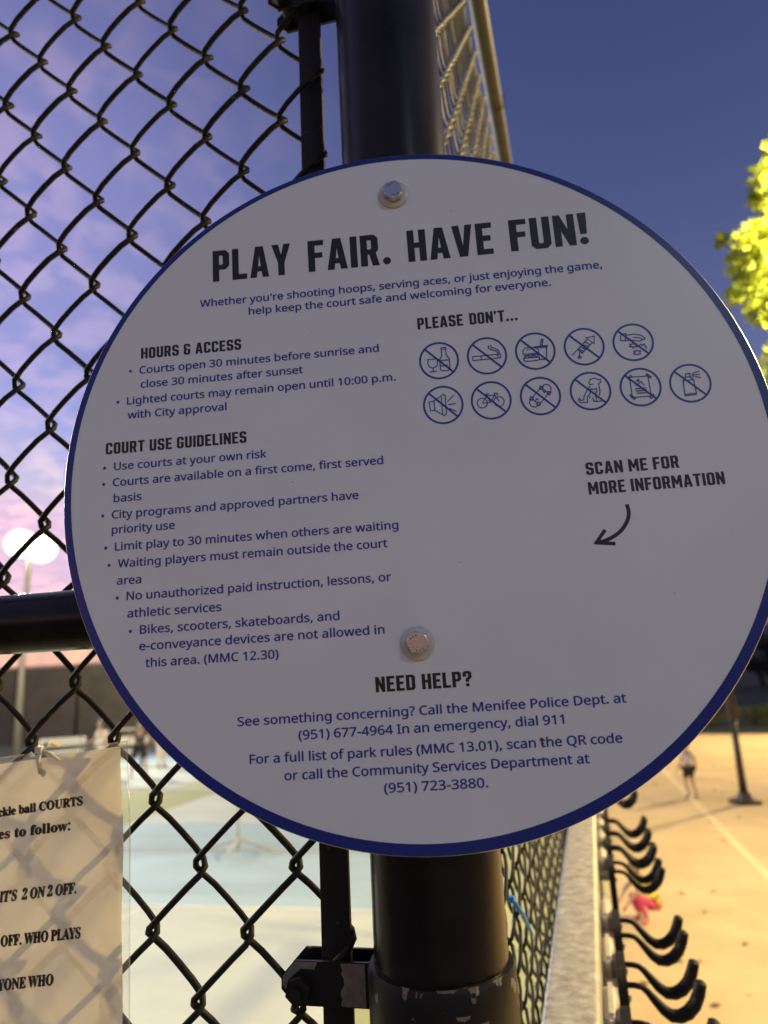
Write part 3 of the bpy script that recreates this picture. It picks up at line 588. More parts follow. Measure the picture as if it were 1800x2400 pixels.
# bolts with nylon washers
nylon = mat('clear nylon washer', (.52, .50, .45), .3, spec=.6)
def bolt(x, y, rot):
    b = MB()
    def ring(r_, z, n, ph=0): return [((x / 1000 + r_ * cos(2 * pi * k / n + ph)), (y / 1000 + r_ * sin(2 * pi * k / n + ph)), z) for k in range(n)]
    bm = bmesh.new(); N6 = 48; lay = []
    hexr = lambda a, r_: r_ / max(cos(((a - rot) % (pi / 3)) - pi / 6), .2) * cos(pi / 6)
    h0, h1 = .0012, .0066
    def loop(fn, z): return [bm.verts.new(((x / 1000 + fn(2 * pi * k / N6) * cos(2 * pi * k / N6)), (y / 1000 + fn(2 * pi * k / N6) * sin(2 * pi * k / N6)), z)) for k in range(N6)]
    R6 = .0072
    l0 = loop(lambda a: hexr(a, R6), h0)
    l1 = loop(lambda a: hexr(a, R6), h1 - .0009)
    l1b = loop(lambda a: min(hexr(a, R6), R6 * .93), h1 - .0002)
    l2 = loop(lambda a: min(hexr(a, R6), R6 * .88), h1)
    for p_, q_ in ((l0, l1), (l1, l1b), (l1b, l2)):
        for k in range(N6): bm.faces.new((p_[k], p_[(k + 1) % N6], q_[(k + 1) % N6], q_[k]))
    bm.faces.new(l2); bm.faces.new(l0[::-1])
    b.bm(bm); o = b.build('bolt', steel, sign, smooth=True)
    b = MB()
    for tx in range(2):
        for i in range(3):
            a = (2.1, 5.0)[tx] + (i - 1) * .42; cx, cy = x / 1000 + .0046 * cos(a), y / 1000 + .0046 * sin(a)
            stroke(b, [((cx * 1000 - .55), cy * 1000 - .5), (cx * 1000, cy * 1000 + .6), (cx * 1000 + .5, cy * 1000 - .4)], .28, h1 + .0001, 0, 0)
    b.build('stamped_mark', chipped, o)
    b = MB(); vs = ring(.0102, .0004, 32) + ring(.0102, .0012, 32) + ring(.0096, .0016, 32) + ring(.006, .0016, 32)
    b.add(vs, [(i * 32 + k, i * 32 + (k + 1) % 32, (i + 1) * 32 + (k + 1) % 32, (i + 1) * 32 + k) for i in range(3) for k in range(32)])
    b.build('washer', nylon, o, smooth='all')
bolt(1.6, 197.2, .35); bolt(-4.6, -109.0, .62)

# ---------------------------------------------------------------- paper notice in a clear sleeve
def bulge(h, z): return -.0125 + .0022 * sin((h + .2) * 34) + .0035 * max(0, -(z + .13)) / .09 - .0012 * cos(z * 60)
def warp(h, z, dz): return fp(h, z, bulge(h, z) + dz)
def sheet_mesh(corners, dz, nx=24, ny=24):
    (a, b_, c, d) = [Vector(p) for p in corners]   # top-left, top-right, bottom-right, bottom-left
    vs = []; fs = []
    for j in range(ny + 1):
        for i in range(nx + 1):
            s, t = i / nx, j / ny
            p = (a * (1 - s) + b_ * s) * (1 - t) + (d * (1 - s) + c * s) * t
            vs.append(warp(p.x, p.y, dz))
    for j in range(ny):
        for i in range(nx): fs.append((j * (nx + 1) + i, j * (nx + 1) + i + 1, (j + 1) * (nx + 1) + i + 1, (j + 1) * (nx + 1) + i))
    b = MB(); b.add(vs, fs); return b
paperm = bpy.data.materials.new('printer paper'); paperm.use_nodes = True
t = paperm.node_tree; p = t.nodes['Principled BSDF']; p.inputs['Base Color'].default_value = (.88, .80, .66, 1); p.inputs['Roughness'].default_value = .8
tr = t.nodes.new('ShaderNodeBsdfTranslucent'); tr.inputs[0].default_value = (.90, .80, .62, 1)
mx = t.nodes.new('ShaderNodeMixShader'); mx.inputs[0].default_value = .38
t.links.new(p.outputs[0], mx.inputs[1]); t.links.new(tr.outputs[0], mx.inputs[2]); t.links.new(mx.outputs[0], t.nodes['Material Output'].inputs[0])
plastic = bpy.data.materials.new('clear plastic film'); plastic.use_nodes = True
t = plastic.node_tree; t.nodes.remove(t.nodes['Principled BSDF'])
tp = t.nodes.new('ShaderNodeBsdfTransparent'); tp.inputs[0].default_value = (.95, .95, .93, 1)
gl = t.nodes.new('ShaderNodeBsdfGlossy'); gl.inputs['Roughness'].default_value = .16
tl = t.nodes.new('ShaderNodeBsdfTranslucent'); tl.inputs[0].default_value = (.8, .8, .78, 1)
mx = t.nodes.new('ShaderNodeMixShader'); mx.inputs[0].default_value = .06; mx2 = t.nodes.new('ShaderNodeMixShader'); mx2.inputs[0].default_value = .10
t.links.new(tp.outputs[0], mx2.inputs[1]); t.links.new(tl.outputs[0], mx2.inputs[2])
t.links.new(mx2.outputs[0], mx.inputs[1]); t.links.new(gl.outputs[0], mx.inputs[2]); t.links.new(mx.outputs[0], t.nodes['Material Output'].inputs[0])
notice = tag(empty('paper_notice', fp(-.27, -.13, -.0125)), 'printed paper notice in a clear plastic sleeve tied to the fence', 'notice')
child(sheet_mesh([(-.445, -.0665), (-.2279, -.0441), (-.2120, -.330), (-.43, -.345)], 0).build('paper', paperm, None, smooth='all'), notice)
def paper_text(lines):
    for txt, (h0, z0), (h1, z1), cap in lines:
        b = MB(); s = ''
        for ch in txt:
            if MATHF and 'A' <= ch <= 'Z': s += chr(0x1D400 + ord(ch) - 65)
            elif MATHF and 'a' <= ch <= 'z': s += chr(0x1D41A + ord(ch) - 97)
            elif MATHF and '0' <= ch <= '9': s += chr(0x1D7CE + ord(ch) - 48)
            else: s += ch
        vs, fs = glyphs(s, MATHF, 0)
        capu = max(v.y for v in glyphs('\U0001D407' if MATHF else 'H', MATHF, 0)[0])
        a0 = min(v.x for v in vs); a1 = max(v.x for v in vs); k = 1 / (a1 - a0)
        for j, (ox, oy) in enumerate(((-.00045, 0), (.00045, 0), (-.0002, .00036), (.0002, -.00036))):
            b.add([warp(h0 + ox + (h1 - h0) * (v.x - a0) * k, z0 + oy + (z1 - z0) * (v.x - a0) * k + v.y * cap / capu, .00025 + j * .00002) for v in vs], fs)
        child(b.build('printed_text', ink_black, None), notice)
paper_text([('ckle ball COURTS', (-.3245, -.0908), (-.2578, -.0839), .0058), ('es to follow:', (-.3235, -.1062), (-.2673, -.1009), .0064), ("IT'S  2 ON 2 OFF.", (-.3170, -.1473), (-.2587, -.1417), .0066), ('OFF. WHO PLAYS', (-.3130, -.1754), (-.2531, -.1695), .0066), ('YONE WHO', (-.3140, -.2031), (-.2724, -.199), .0066)])
child(sheet_mesh([(-.45, -.0605), (-.2215, -.0406), (-.2045, -.338), (-.435, -.352)], .0011).build('plastic_sleeve', plastic, None, smooth='all'), notice)
b = MB(); edge = [(-.45, -.0605), (-.34, -.0508), (-.2222, -.0408), (-.2188, -.10), (-.2139, -.18), (-.2045, -.338)]
b.tube([warp(h, z, .0009) for h, z in edge], .0006, 6); b.tube([warp(h - .001, z - .0042, .0009) for h, z in edge[:3]], .0004, 6)
child(b.build('sealed_seam', plastic, None, smooth='all'), notice)
creamtie = mat('white nylon', (.66, .62, .5), .4)
zt = tag(empty('zip_tie', fp(-.291, -.05, -.01)), 'cream zip tie holding the plastic sleeve to the fence wire', 'zip tie')
b = MB(); b.tube([fp(-.2905, -.061, -.0105), fp(-.2905, -.052, -.007), fp(-.2912, -.044, -.0095), fp(-.292, -.040, -.020), fp(-.2915, -.044, -.030)], .0016, 8)
b.tube([fp(-.2895, -.0445, -.008), fp(-.282, -.0475, -.0085), fp(-.274, -.0525, -.0095)], [.0014, .0012, .0008], 8)
child(b.build('strap', creamtie, None, smooth='all'), zt)
b = MB(); b.box((-.0028, -.002, -.0026), (.0028, .002, .0026), Matrix.Translation(fp(-.2905, -.0445, -.0075)) @ fr, .0008); child(b.build('tie_head', creamtie, None), zt)
b = MB(); b.add([fp(-.2881 + .0024 * cos(k * pi / 6), -.061 + .0027 * sin(k * pi / 6), bulge(-.2881, -.061) + .0018) for k in range(12)], [tuple(range(12))]); child(b.build('punched_hole', creamtie, None), zt)
# ---------------------------------------------------------------- pickleball net of the near court
net_black = mat('net tube', (.05, .05, .05), .5)
tape = mat('net tape', (.50, .50, .46), .8)
netm = bpy.data.materials.new('net cord'); netm.use_nodes = True
t = netm.node_tree; p = t.nodes['Principled BSDF']; p.inputs['Base Color'].default_value = (.03, .03, .03, 1)
tp = t.nodes.new('ShaderNodeBsdfTransparent'); mx = t.nodes.new('ShaderNodeMixShader')
mx.inputs[0].default_value = .16                          # fine cord: covers about a sixth of the view
t.links.new(tp.outputs[0], mx.inputs[1]); t.links.new(p.outputs[0], mx.inputs[2]); t.links.new(mx.outputs[0], t.nodes['Material Output'].inputs[0])
def court_net(c, label, taper):
    root = tag(empty('pickleball_net', (c.x, c.y, 0)), label, 'net', 'pickleball nets on the blue courts')
    def at(h, z, o=0): return Vector((HD.x * h + FN.x * o, HD.y * h + FN.y * o, z))
    b = MB(); b.add([at(-3.2, .06), at(3.2, .06), at(3.2, .87), at(-3.2, .87)], [(0, 1, 2, 3)])
    o = b.build('netting', netm, root); uv = o.data.uv_layers.new(name='UVMap')
    for i, u in enumerate(((0, 0), (6.4, 0), (6.4, .81), (0, .81))): uv.data[i].uv = u
    b = MB(); b.add([at(-3.2, .86, .01), at(3.2, .86, .01), at(3.2, .915, .004), at(-3.2, .915, .004), at(-3.2, .86, -.012), at(3.2, .86, -.012)], [(0, 1, 2, 3), (3, 2, 5, 4)]); b.build('tape', taper, root)
    for h in (-3.2, 0, 3.2):
        b = MB(); b.tube([at(h, .04, -.03), at(h, .9, -.03)], .019, 10)
        b.tube([at(h, .05, .42), at(h, .16, .2), at(h, .2, 0), at(h, .16, -.2), at(h, .05, -.42)], .017, 8)
        if h == 0: b.tube([at(-.62, .03, -.03), at(-.35, .10, -.03), at(0, .20, -.03), at(.35, .10, -.03), at(.62, .03, -.03)], .017, 8)
        b.build('stand', tape if h == 0 else tape, root, smooth='all')
    b = MB(); b.tube([at(-3.2, .05, -.03), at(3.2, .05, -.03)], .015, 8); b.build('floor_bar', tape, root, smooth='all')
court_net(c_near, 'pickleball net across the nearest blue court, seen through the wire', tape)
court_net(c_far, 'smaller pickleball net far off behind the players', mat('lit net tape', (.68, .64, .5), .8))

# ---------------------------------------------------------------- wind screen fence, hedge and benches beyond the courts
screenm = mat('dark wind screen', (.13, .112, .095), .9, 0, .2, 1.2)
ws = tag(empty('windscreen_fence', (0, 0, 0)), 'long dark windscreen fence behind the far courts', 'fence')
b0 = P0 + WD * 26.6; d0 = b0 - HD * 36
b = MB(); b.add([d0 + Vector((0, 0, .05)), b0 + Vector((0, 0, .05)), b0 + Vector((0, 0, 3.25)), d0 + Vector((0, 0, 3.25))], [(0, 1, 2, 3)])
b.build('screen', screenm, ws)
for i in range(13):
    p = b0 - HD * (3 * i) + FN * .06; b = MB(); b.tube([p, p + Vector((0, 0, 3.35))], .04, 8); b.build('line_post', post_paint, ws, smooth='all')
b = MB(); b.tube([b0 + FN * .06 + Vector((0, 0, 3.3)), d0 + FN * .06 + Vector((0, 0, 3.3))], .03, 8); b.build('top_rail', post_paint, ws, smooth='all')

def leafmat(name, c1, c2, tr_):
    m = bpy.data.materials.new(name); m.use_nodes = True; t = m.node_tree; p = t.nodes['Principled BSDF']; p.inputs['Roughness'].default_value = .5
    oi = t.nodes.new('ShaderNodeTexCoord'); n = t.nodes.new('ShaderNodeTexNoise'); n.inputs['Scale'].default_value = 3.2; n.inputs['Detail'].default_value = 4
    t.links.new(oi.outputs['Object'], n.inputs['Vector'])
    r = t.nodes.new('ShaderNodeValToRGB'); r.color_ramp.elements[0].position = .36; r.color_ramp.elements[1].position = .64
    r.color_ramp.elements[0].color = (*c1, 1); r.color_ramp.elements[1].color = (*c2, 1)
    t.links.new(n.outputs[0], r.inputs[0]); t.links.new(r.outputs[0], p.inputs['Base Color'])
    tl = t.nodes.new('ShaderNodeBsdfTranslucent'); t.links.new(r.outputs[0], tl.inputs[0]); mx = t.nodes.new('ShaderNodeMixShader'); mx.inputs[0].default_value = tr_
    t.links.new(p.outputs[0], mx.inputs[1]); t.links.new(tl.outputs[0], mx.inputs[2]); t.links.new(mx.outputs[0], t.nodes['Material Output'].inputs[0])
    return m
leaf_lime = leafmat('lime leaves', (.15, .19, .012), (.36, .38, .02), .45)
leaf_olive = leafmat('olive hedge leaves', (.07, .085, .02), (.15, .16, .035), .3)
leaf_dark = leafmat('dark leaves', (.018, .026, .010), (.04, .05, .018), .2)
barkm = mat('bark', (.06, .045, .03), .9, 0, .3, 8, .6, 25)
def leaves(b, centre, rad, n, size, r, squash=(1, 1, 1)):
    for _ in range(n):
        d = Vector((r.gauss(0, 1), r.gauss(0, 1), r.gauss(0, 1))).normalized() * rad * r.random() ** .45
        c = Vector(centre) + Vector((d.x * squash[0], d.y * squash[1], d.z * squash[2]))
        u = Vector((r.gauss(0, 1), r.gauss(0, 1), r.gauss(0, .6))).normalized(); v = u.cross(Vector((r.gauss(0, 1), r.gauss(0, 1), r.gauss(0, 1)))).normalized()
        s = size * r.uniform(.6, 1.3); w = u.cross(v)
        b.add([c - u * s, c - v * s * .45 + w * s * .12, c + u * s, c + v * s * .45 + w * s * .12], [(0, 1, 2), (0, 2, 3)])
def bush(name, base, w, d, h, n, size, m, label, cat, group, seed):
    r = random.Random(seed); root = tag(empty(name, base), label, cat, group); b = MB()
    for k in range(5):
        leaves(b, (r.uniform(-w, w) * .35, r.uniform(-d, d) * .3, h * r.uniform(.38, .62)), 1, n // 5, size, r, (w * .42, d * .5, h * .45))
    b.build('foliage', m, root)
    b = MB()
    for k in range(4): b.tube([(r.uniform(-.1, .1), r.uniform(-.1, .1), 0), (r.uniform(-w, w) * .3, r.uniform(-d, d) * .3, h * .6)], [.02, .006], 5)
    b.build('stem', barkm, root)
for i, (h_, y_, ww) in enumerate(((-8.3, 25.4, 1.5), (-11.5, 25.6, 1.3), (-14.8, 25.3, 1.6))):
    p = P0 - HD * -h_ + WD * y_
    bush('shrub', (p.x, p.y, 0), ww, .8, 1.25, 900, .07, leaf_olive, ('olive shrub at the foot of the windscreen, nearest to the sign rim', 'olive shrub at the foot of the windscreen above the white zip tie', 'olive shrub at the foot of the windscreen by the photo edge')[i], 'shrub', 'shrubs along the windscreen', 40 + i)
white_plastic = mat('bench white', (.62, .58, .48), .6)
def bench(p, rz, label):
    root = tag(empty('bench', (p[0], p[1], 0), rz), label, 'bench', 'pale benches beside the far court')
    b = MB(); b.box((-.75, -.18, .43), (.75, .18, .47), None, .008); b.build('seat', white_plastic, root)
    b = MB(); b.box((-.75, .17, .62), (.75, .21, .86), None, .008); b.build('backrest', white_plastic, root)
    for x in (-.6, .6):
        b = MB(); b.tube([(x, -.15, 0), (x, -.14, .43)], .025, 8); b.tube([(x, .2, 0), (x, .19, .86)], .025, 8); b.build('leg', net_black, root)
bench((-8.1, 21.4), .2, 'pale bench behind the top edge of the paper notice')
bench((-10.3, 22.2), .2, 'pale bench further along the far court, by the photo edge')

# ---------------------------------------------------------------- floodlight pole
pale_pole = mat('pale steel pole', (.55, .50, .40), .5, .2)
lamp_glow = emit('lit lamp', (1.0, .93, .78), 60)           # the lamp's soft glow painted into an oversized dome, fading to its rim
t = lamp_glow.node_tree; tx = t.nodes.new('ShaderNodeTexCoord'); gr = t.nodes.new('ShaderNodeTexGradient'); gr.gradient_type = 'SPHERICAL'
mp = t.nodes.new('ShaderNodeMapping'); mp.inputs['Scale'].default_value = (1 / .62, 1 / .62, 1 / .62)
pw = t.nodes.new('ShaderNodeMath'); pw.operation = 'POWER'; pw.inputs[1].default_value = 2.6; ml = t.nodes.new('ShaderNodeMath'); ml.operation = 'MULTIPLY_ADD'; ml.inputs[1].default_value = 70; ml.inputs[2].default_value = .5
t.links.new(tx.outputs['Object'], mp.inputs[0]); t.links.new(mp.outputs[0], gr.inputs[0]); t.links.new(gr.outputs[1], pw.inputs[0]); t.links.new(pw.outputs[0], ml.inputs[0]); t.links.new(ml.outputs[0], t.nodes['Principled BSDF'].inputs['Emission Strength'])
def flood_pole(base, hgt, aims, label, energy, col, spot=radians(120), cat='floodlight'):
    root = tag(empty('floodlight_pole', (base[0], base[1], 0)), label, cat)
    b = MB(); b.tube([(0, 0, 0), (0, 0, hgt - .3)], [.13, .09], 16); b.build('pole', pale_pole, root, smooth='all')
    b = MB(); b.tube([(-.75, .1, hgt - .3), (.75, -.1, hgt - .3)], .045, 8); b.build('crossarm', pale_pole, root, smooth='all')
    for i_, (dx, dy, dz, tgt) in enumerate(aims):
        hp = Vector((dx, dy, hgt + dz)); wp = Vector((base[0], base[1], 0)) + hp
        dr = (Vector(tgt) - wp).normalized(); qm = dr.to_track_quat('-Z', 'Y').to_matrix().to_4x4()
        fr_ = Matrix.Translation(hp) @ qm
        b = MB(); bm = bmesh.new(); bmesh.ops.create_cone(bm, segments=24, radius1=.36, radius2=.16, depth=.34, cap_ends=False)
        b.bm(bm, fr_ @ Matrix.Translation((0, 0, .1)))
        hd_ = b.build('lamp_head', pale_pole, root, smooth='all')
        b = MB(); bm = bmesh.new(); bmesh.ops.create_uvsphere(bm, u_segments=24, v_segments=12, radius=.56)
        for v in bm.verts: v.co.z *= .35
        b.bm(bm); ln_ = b.build('lamp_lens', lamp_glow, hd_, smooth='all'); ln_.matrix_local = fr_ @ Matrix.Translation((0, 0, -.1))
        l = bpy.data.lights.new('flood', 'SPOT'); l.energy = energy[i_] if isinstance(energy, tuple) else energy; l.color = col; l.spot_size = spot; l.spot_blend = .6; l.shadow_soft_size = .3
        lo = bpy.data.objects.new('flood', l); COL.objects.link(lo); lo.parent = root
        lo.matrix_local = Matrix.Translation(hp + dr * .55) @ qm
    return root
COOL = (1.0, .96, .80); WARM = (1.0, .73, .285)
flood_pole((-13.2, 25.3), 7.65, [(-.42, .1, .05, (-5, 10, 0)), (.48, -.1, -.22, (-2, 8, 0))], 'tall pale pole with two blazing floodlights beyond the court', 4300, COOL)
flood_pole((-12.5, 3.0), 8.0, [(-.3, .4, 0, (-3.5, 10, 0))], 'pale floodlight pole left of the courts', 3400, COOL)
flood_pole((-17, 10.5), 8.0, [(-.3, .4, 0, (-3.5, 10, 0))], 'pale floodlight pole by the far sideline', 4600, COOL)
flood_pole((9.4, 3.2), 7.8, [(-.4, .2, 0, (2.4, 4.6, 0))], 'warm floodlight pole beside the ball court', 8400, WARM, radians(95))
flood_pole((7.2, 2.2), 6.2, [(-.4, .2, 0, (4.9, 7.3, 7.0))], 'warm floodlight pole facing the big tree', 27000, (1.0, .84, .45), radians(60))
flood_pole((16, 19), 9.0, [(-.4, .2, 0, (6.5, 15, 0)), (.3, -.3, 0, (9, 22, 0))], 'warm floodlight pole at the far side of the ball court', (11500, 5500), WARM, radians(95))
flood_pole((5, -7), 8.0, [(-.4, .2, 0, (4, -1, 0))], 'added cool fill lamp pole behind the viewer, brightening the sign', 290, (.70, 1.0, .84), radians(110))  # unseen fill lamp, added to lift and cool the sign face

# ---------------------------------------------------------------- right side: dark pole, bushes, trees
dark_steel = mat('dark pole steel', (.045, .036, .028), .5, .3, .3, 6)
lp = tag(empty('lamp_post', (5.683, 12.24, 0)), 'slim dark pole on a square foot standing on the tan court', 'pole')
b = MB(); b.tube([(0, 0, .16), (0, 0, 1.3)], [.062, .05], 16); b.tube([(0, 0, 1.3), (0, 0, 1.34), (0, 0, 6)], [.05, .085, .075], 16); b.build('shaft', dark_steel, lp, smooth='all')
b = MB(); b.box((-.19, -.19, 0), (.19, .19, .05), None, .008); b.tube([(0, 0, .05), (0, 0, .17)], [.13, .085], 16); b.build('foot', dark_steel, lp, smooth=True)
b = MB(); b.box((-.35, -.14, 5.95), (.05, .14, 6.08), None, .03); b.build('lamp_head', dark_steel, lp)
hd = [(8.6, 25.6, 1.0), (10.6, 25.3, 1.15), (12.4, 25.0, 1.2), (14.3, 24.8, 1.1), (16.4, 24.5, 1.2)]
labs = ['round yellow green bush hidden mostly by the sign rim', 'low yellow green bush just left of the dark pole', 'low yellow green bush just right of the dark pole', 'low yellow green bush at the edge of the photo', 'low yellow green bush past the others']
for i, (x, y, ww) in enumerate(hd):
    bush('bush', (x, y, 0), ww * 1.25, .9, .62, 900, .07, leaf_olive, labs[i], 'bush', 'bushes edging the tan court', 60 + i)
def tree(name, base, trunk_h, crown, clumps, n, size, m, label, group, seed, rad0=.2, limbs=7, extra=()):
    r = random.Random(seed); root = tag(empty(name, base), label, 'tree', group)
    tops = []; b = MB()
    lean = Vector((r.uniform(-.3, .3), r.uniform(-.3, .3), trunk_h))
    b.tube([(0, 0, -.05), lean * .5 + Vector((.05, 0, 0)), lean, lean + Vector((0, 0, crown[2] * .8))], [rad0, rad0 * .8, rad0 * .65, rad0 * .25], 10)
    cc = lean + Vector((0, 0, crown[2] * .75))
    cl = []
    for k in range(clumps):
        d = Vector((r.gauss(0, 1), r.gauss(0, 1), r.gauss(0, 1))).normalized() * r.uniform(.45, 1.0)
        cl.append(cc + Vector((d.x * crown[0], d.y * crown[1], d.z * crown[2])))
    for k in range(min(limbs, len(cl))):
        e = cl[k]; b.tube([lean * .95, lean * .6 + e * .4 + Vector((0, 0, .2)), e], [rad0 * .45, rad0 * .25, .015], 6)
    for (x, y, z, q_) in extra: b.tube([lean * .95, lean * .45 + Vector((x, y, z)) * .55 + Vector((0, 0, .25)), Vector((x, y, z))], [.05, .022, .006], 5)
    b.build('trunk', barkm, root, smooth='all')
    b = MB()
    for c in cl: leaves(b, c, r.uniform(.22, .42) * min(crown[:2]), n // clumps, size, r, (1, 1, .8))
    for (x, y, z, q_) in extra: leaves(b, (x, y, z), q_, int(1500 * q_ ** 1.5), size, r)
    b.build('crown', m, root)
    return root
SPRAYS = [(4.56, 6.85, 7.91, .16), (4.37, 6.91, 7.61, .15), (4.43, 6.79, 7.35, .2), (4.46, 7.04, 7.17, .16), (4.22, 7.06, 6.95, .2), (4.21, 7.29, 6.8, .2), (4.31, 7.04, 6.69, .24), (4.23, 7.33, 6.5, .2), (4.47, 7.34, 6.44, .24), (4.46, 7.55, 6.31, .17), (4.52, 7.35, 6.14, .2), (4.66, 7.67, 5.81, .16), (4.16, 7.56, 7.26, .09), (4.37, 7.14, 7.49, .09), (4.78, 6.87, 7.69, .3), (4.8, 6.99, 6.9, .35), (4.87, 7.36, 6.42, .35), (5.16, 7.66, 5.96, .3), (4.27, 7.75, 6.62, .1)]
tree('broadleaf_tree', (7.5, 8.95, 0), 4.4, (2.1, 1.9, 2.0), 40, 8000, .065, leaf_lime, 'big tree with lit lime leaves above the blue rim at the photo edge', None, 11, .26, 14, [(x - 7.4, y - 9.0, z, q_ * 1.15) for x, y, z, q_ in SPRAYS])
rr_ = random.Random(5)
for i in range(8):
    az = radians(20 + i * 3.6); dist = 48 + rr_.uniform(-6, 14)
    tree('dark_tree', (sin(az) * dist, cos(az) * dist, 0), 1.2, (2.6, 2.2, 1.25), 14, 2200, .2, leaf_dark, 'dark tree in the row of black trees beyond the ball court', 'black trees beyond the ball court', 80 + i, .22, 5)

# ---------------------------------------------------------------- people
skinm = mat('skin', (.42, .25, .17), .55); hairm = mat('dark hair', (.018, .013, .010), .6); shoem = mat('dark shoe', (.03, .03, .03), .6)
white_cloth = mat('white cotton', (.68, .64, .56), .9); black_cloth = mat('black cotton', (.018, .018, .02), .9); grey_cloth = mat('charcoal cotton', (.06, .06, .065), .9)
pale_cloth = mat('cream cotton', (.62, .56, .44), .9); pink_cloth = mat('pink red cotton', (.55, .06, .15), .85); yellow_cloth = mat('yellow cotton', (.62, .52, .08), .9); brown_hair = mat('brown hair', (.16, .11, .05), .7)
def skin_mesh(name, nodes, bones, m, parent, sub=1, root_key=None):
    """nodes {key: ((x, y, z), radius)}; grows one continuous surface over the bones"""
    bm = bmesh.new(); lay = bm.verts.layers.skin.verify(); vm = {}
    for k, (p, r) in nodes.items():
        v = bm.verts.new(p); rr = r if isinstance(r, tuple) else (r, r); v[lay].radius = rr; v[lay].use_root = (k == root_key); vm[k] = v
    for a, b_ in bones: bm.edges.new((vm[a], vm[b_]))
    me = bpy.data.meshes.new(name); bm.to_mesh(me); bm.free()
    o = bpy.data.objects.new(name, me); COL.objects.link(o)
    s = o.modifiers.new('s', 'SKIN'); s.use_smooth_shade = True
    if sub: o.modifiers.new('u', 'SUBSURF').levels = sub
    dg = bpy.context.evaluated_depsgraph_get(); dg.update()
    nm = bpy.data.meshes.new_from_object(o.evaluated_get(dg)); o.modifiers.clear(); o.data = nm; bpy.data.meshes.remove(me)
    nm.name = name; nm.materials.clear(); nm.materials.append(m)
    nm.polygons.foreach_set('use_smooth', [True] * len(nm.polygons))
    o.parent = parent; return o
def person(loc, rz, scale, pose, cloth, label, group=None):
    """pose: joint positions of a 1.7 m body facing -y"""
    root = tag(empty('person', loc, rz), label, 'person', group); root.scale = (scale,) * 3
    J = pose
    V = {k: Vector(v) for k, v in J.items()}
    nodes = {'pel': (V['pel'], (.135, .10)), 'spi': (V['spi'], (.125, .095)), 'che': (V['che'], (.15, .105)), 'nec': (V['nec'], .052)}
    hd_ = (V['head'] - V['nec']); up_ = hd_.normalized(); fwd_ = Vector(J['look']).normalized(); sd_ = up_.cross(fwd_).normalized()
    nodes['jaw'] = (V['nec'] + up_ * .085 + fwd_ * .012, .068); nodes['mid'] = (V['nec'] + up_ * .165, .092); nodes['top'] = (V['nec'] + up_ * .235, .07)
    nodes['nose'] = (V['nec'] + up_ * .145 + fwd_ * .108, .014)
    bones = [('pel', 'spi'), ('spi', 'che'), ('che', 'nec'), ('nec', 'jaw'), ('jaw', 'mid'), ('mid', 'top'), ('mid', 'nose')]
    for s in 'LR':
        g = 1 if s == 'L' else -1
        nodes['ear' + s] = (V['nec'] + up_ * .15 + sd_ * g * .094, .018); bones.append(('mid', 'ear' + s))
        for a, r in (('sho', .06), ('elb', .042), ('wri', .028), ('hip', .085), ('kne', .056), ('ank', .038), ('toe', .034)): nodes[a + s] = (V[a + s], r)
        bones += [('che', 'sho' + s), ('sho' + s, 'elb' + s), ('elb' + s, 'wri' + s), ('pel', 'hip' + s), ('hip' + s, 'kne' + s), ('kne' + s, 'ank' + s), ('ank' + s, 'toe' + s)]
        d = (V['wri' + s] - V['elb' + s]).normalized(); q_ = fwd_ - d * fwd_.dot(d); q_ = q_.normalized() if q_.length > .1 else sd_
        pal = V['wri' + s] + d * .06; nodes['pal' + s] = (pal, (.034, .02)); bones.append(('wri' + s, 'pal' + s))
        for i in range(4):
            o_ = q_ * (.026 - .0175 * i); ln = (.068, .078, .072, .056)[i]
            nodes['f%d%s' % (i, s)] = (pal + d * .03 + o_, .0095); nodes['t%d%s' % (i, s)] = (pal + d * (.03 + ln) + o_ * 1.1 + sd_ * -g * .012, .0075)
            bones += [('pal' + s, 'f%d%s' % (i, s)), ('f%d%s' % (i, s), 't%d%s' % (i, s))]
        nodes['th' + s] = (pal + d * .03 + q_ * .062, .009); bones.append(('pal' + s, 'th' + s))
    body = skin_mesh('body', nodes, bones, skinm, root, 1, 'pel')
    e = .016
    sh = {k: (nodes[k][0], (nodes[k][1][0] + e, nodes[k][1][1] + e)) for k in ('pel', 'spi', 'che')}
    sh['nec'] = (V['nec'] - up_ * .03, .062); sb = [('pel', 'spi'), ('spi', 'che'), ('che', 'nec')]
    if cloth.get('hem'): sh['hem'] = (V['pel'] + Vector((0, .05, .03)), (.175, .14)); sb.append(('pel', 'hem'))
    for s in 'LR':
        sh['sho' + s] = (V['sho' + s], .074); sh['m' + s] = (V['sho' + s] * .45 + V['elb' + s] * .55, .062); sb += [('che', 'sho' + s), ('sho' + s, 'm' + s)]
    skin_mesh('shirt', sh, sb, cloth['shirt'], root, 1, 'pel')
    st = {'pel': (V['pel'] - up_ * 0 + Vector((0, 0, .0)), (.158, .122))}; sb = []
    if cloth.get('long'): st['pel'] = (V['pel'] - up_ * .03, (.125, .10))
    for s in 'LR':
        st['hip' + s] = (V['hip' + s], .105); k = cloth.get('leg', .8)
        st['k' + s] = (V['hip' + s] * (1 - k) + V['kne' + s] * k, .085); sb += [('pel', 'hip' + s), ('hip' + s, 'k' + s)]
        if cloth.get('long'):
            st['k' + s] = (V['kne' + s], .078); st['a' + s] = (V['ank' + s] * .9 + V['kne' + s] * .1, .056); sb.append(('k' + s, 'a' + s))
    skin_mesh('trousers' if cloth.get('long') else 'shorts', st, sb, cloth['legs'], root, 1, 'pel')
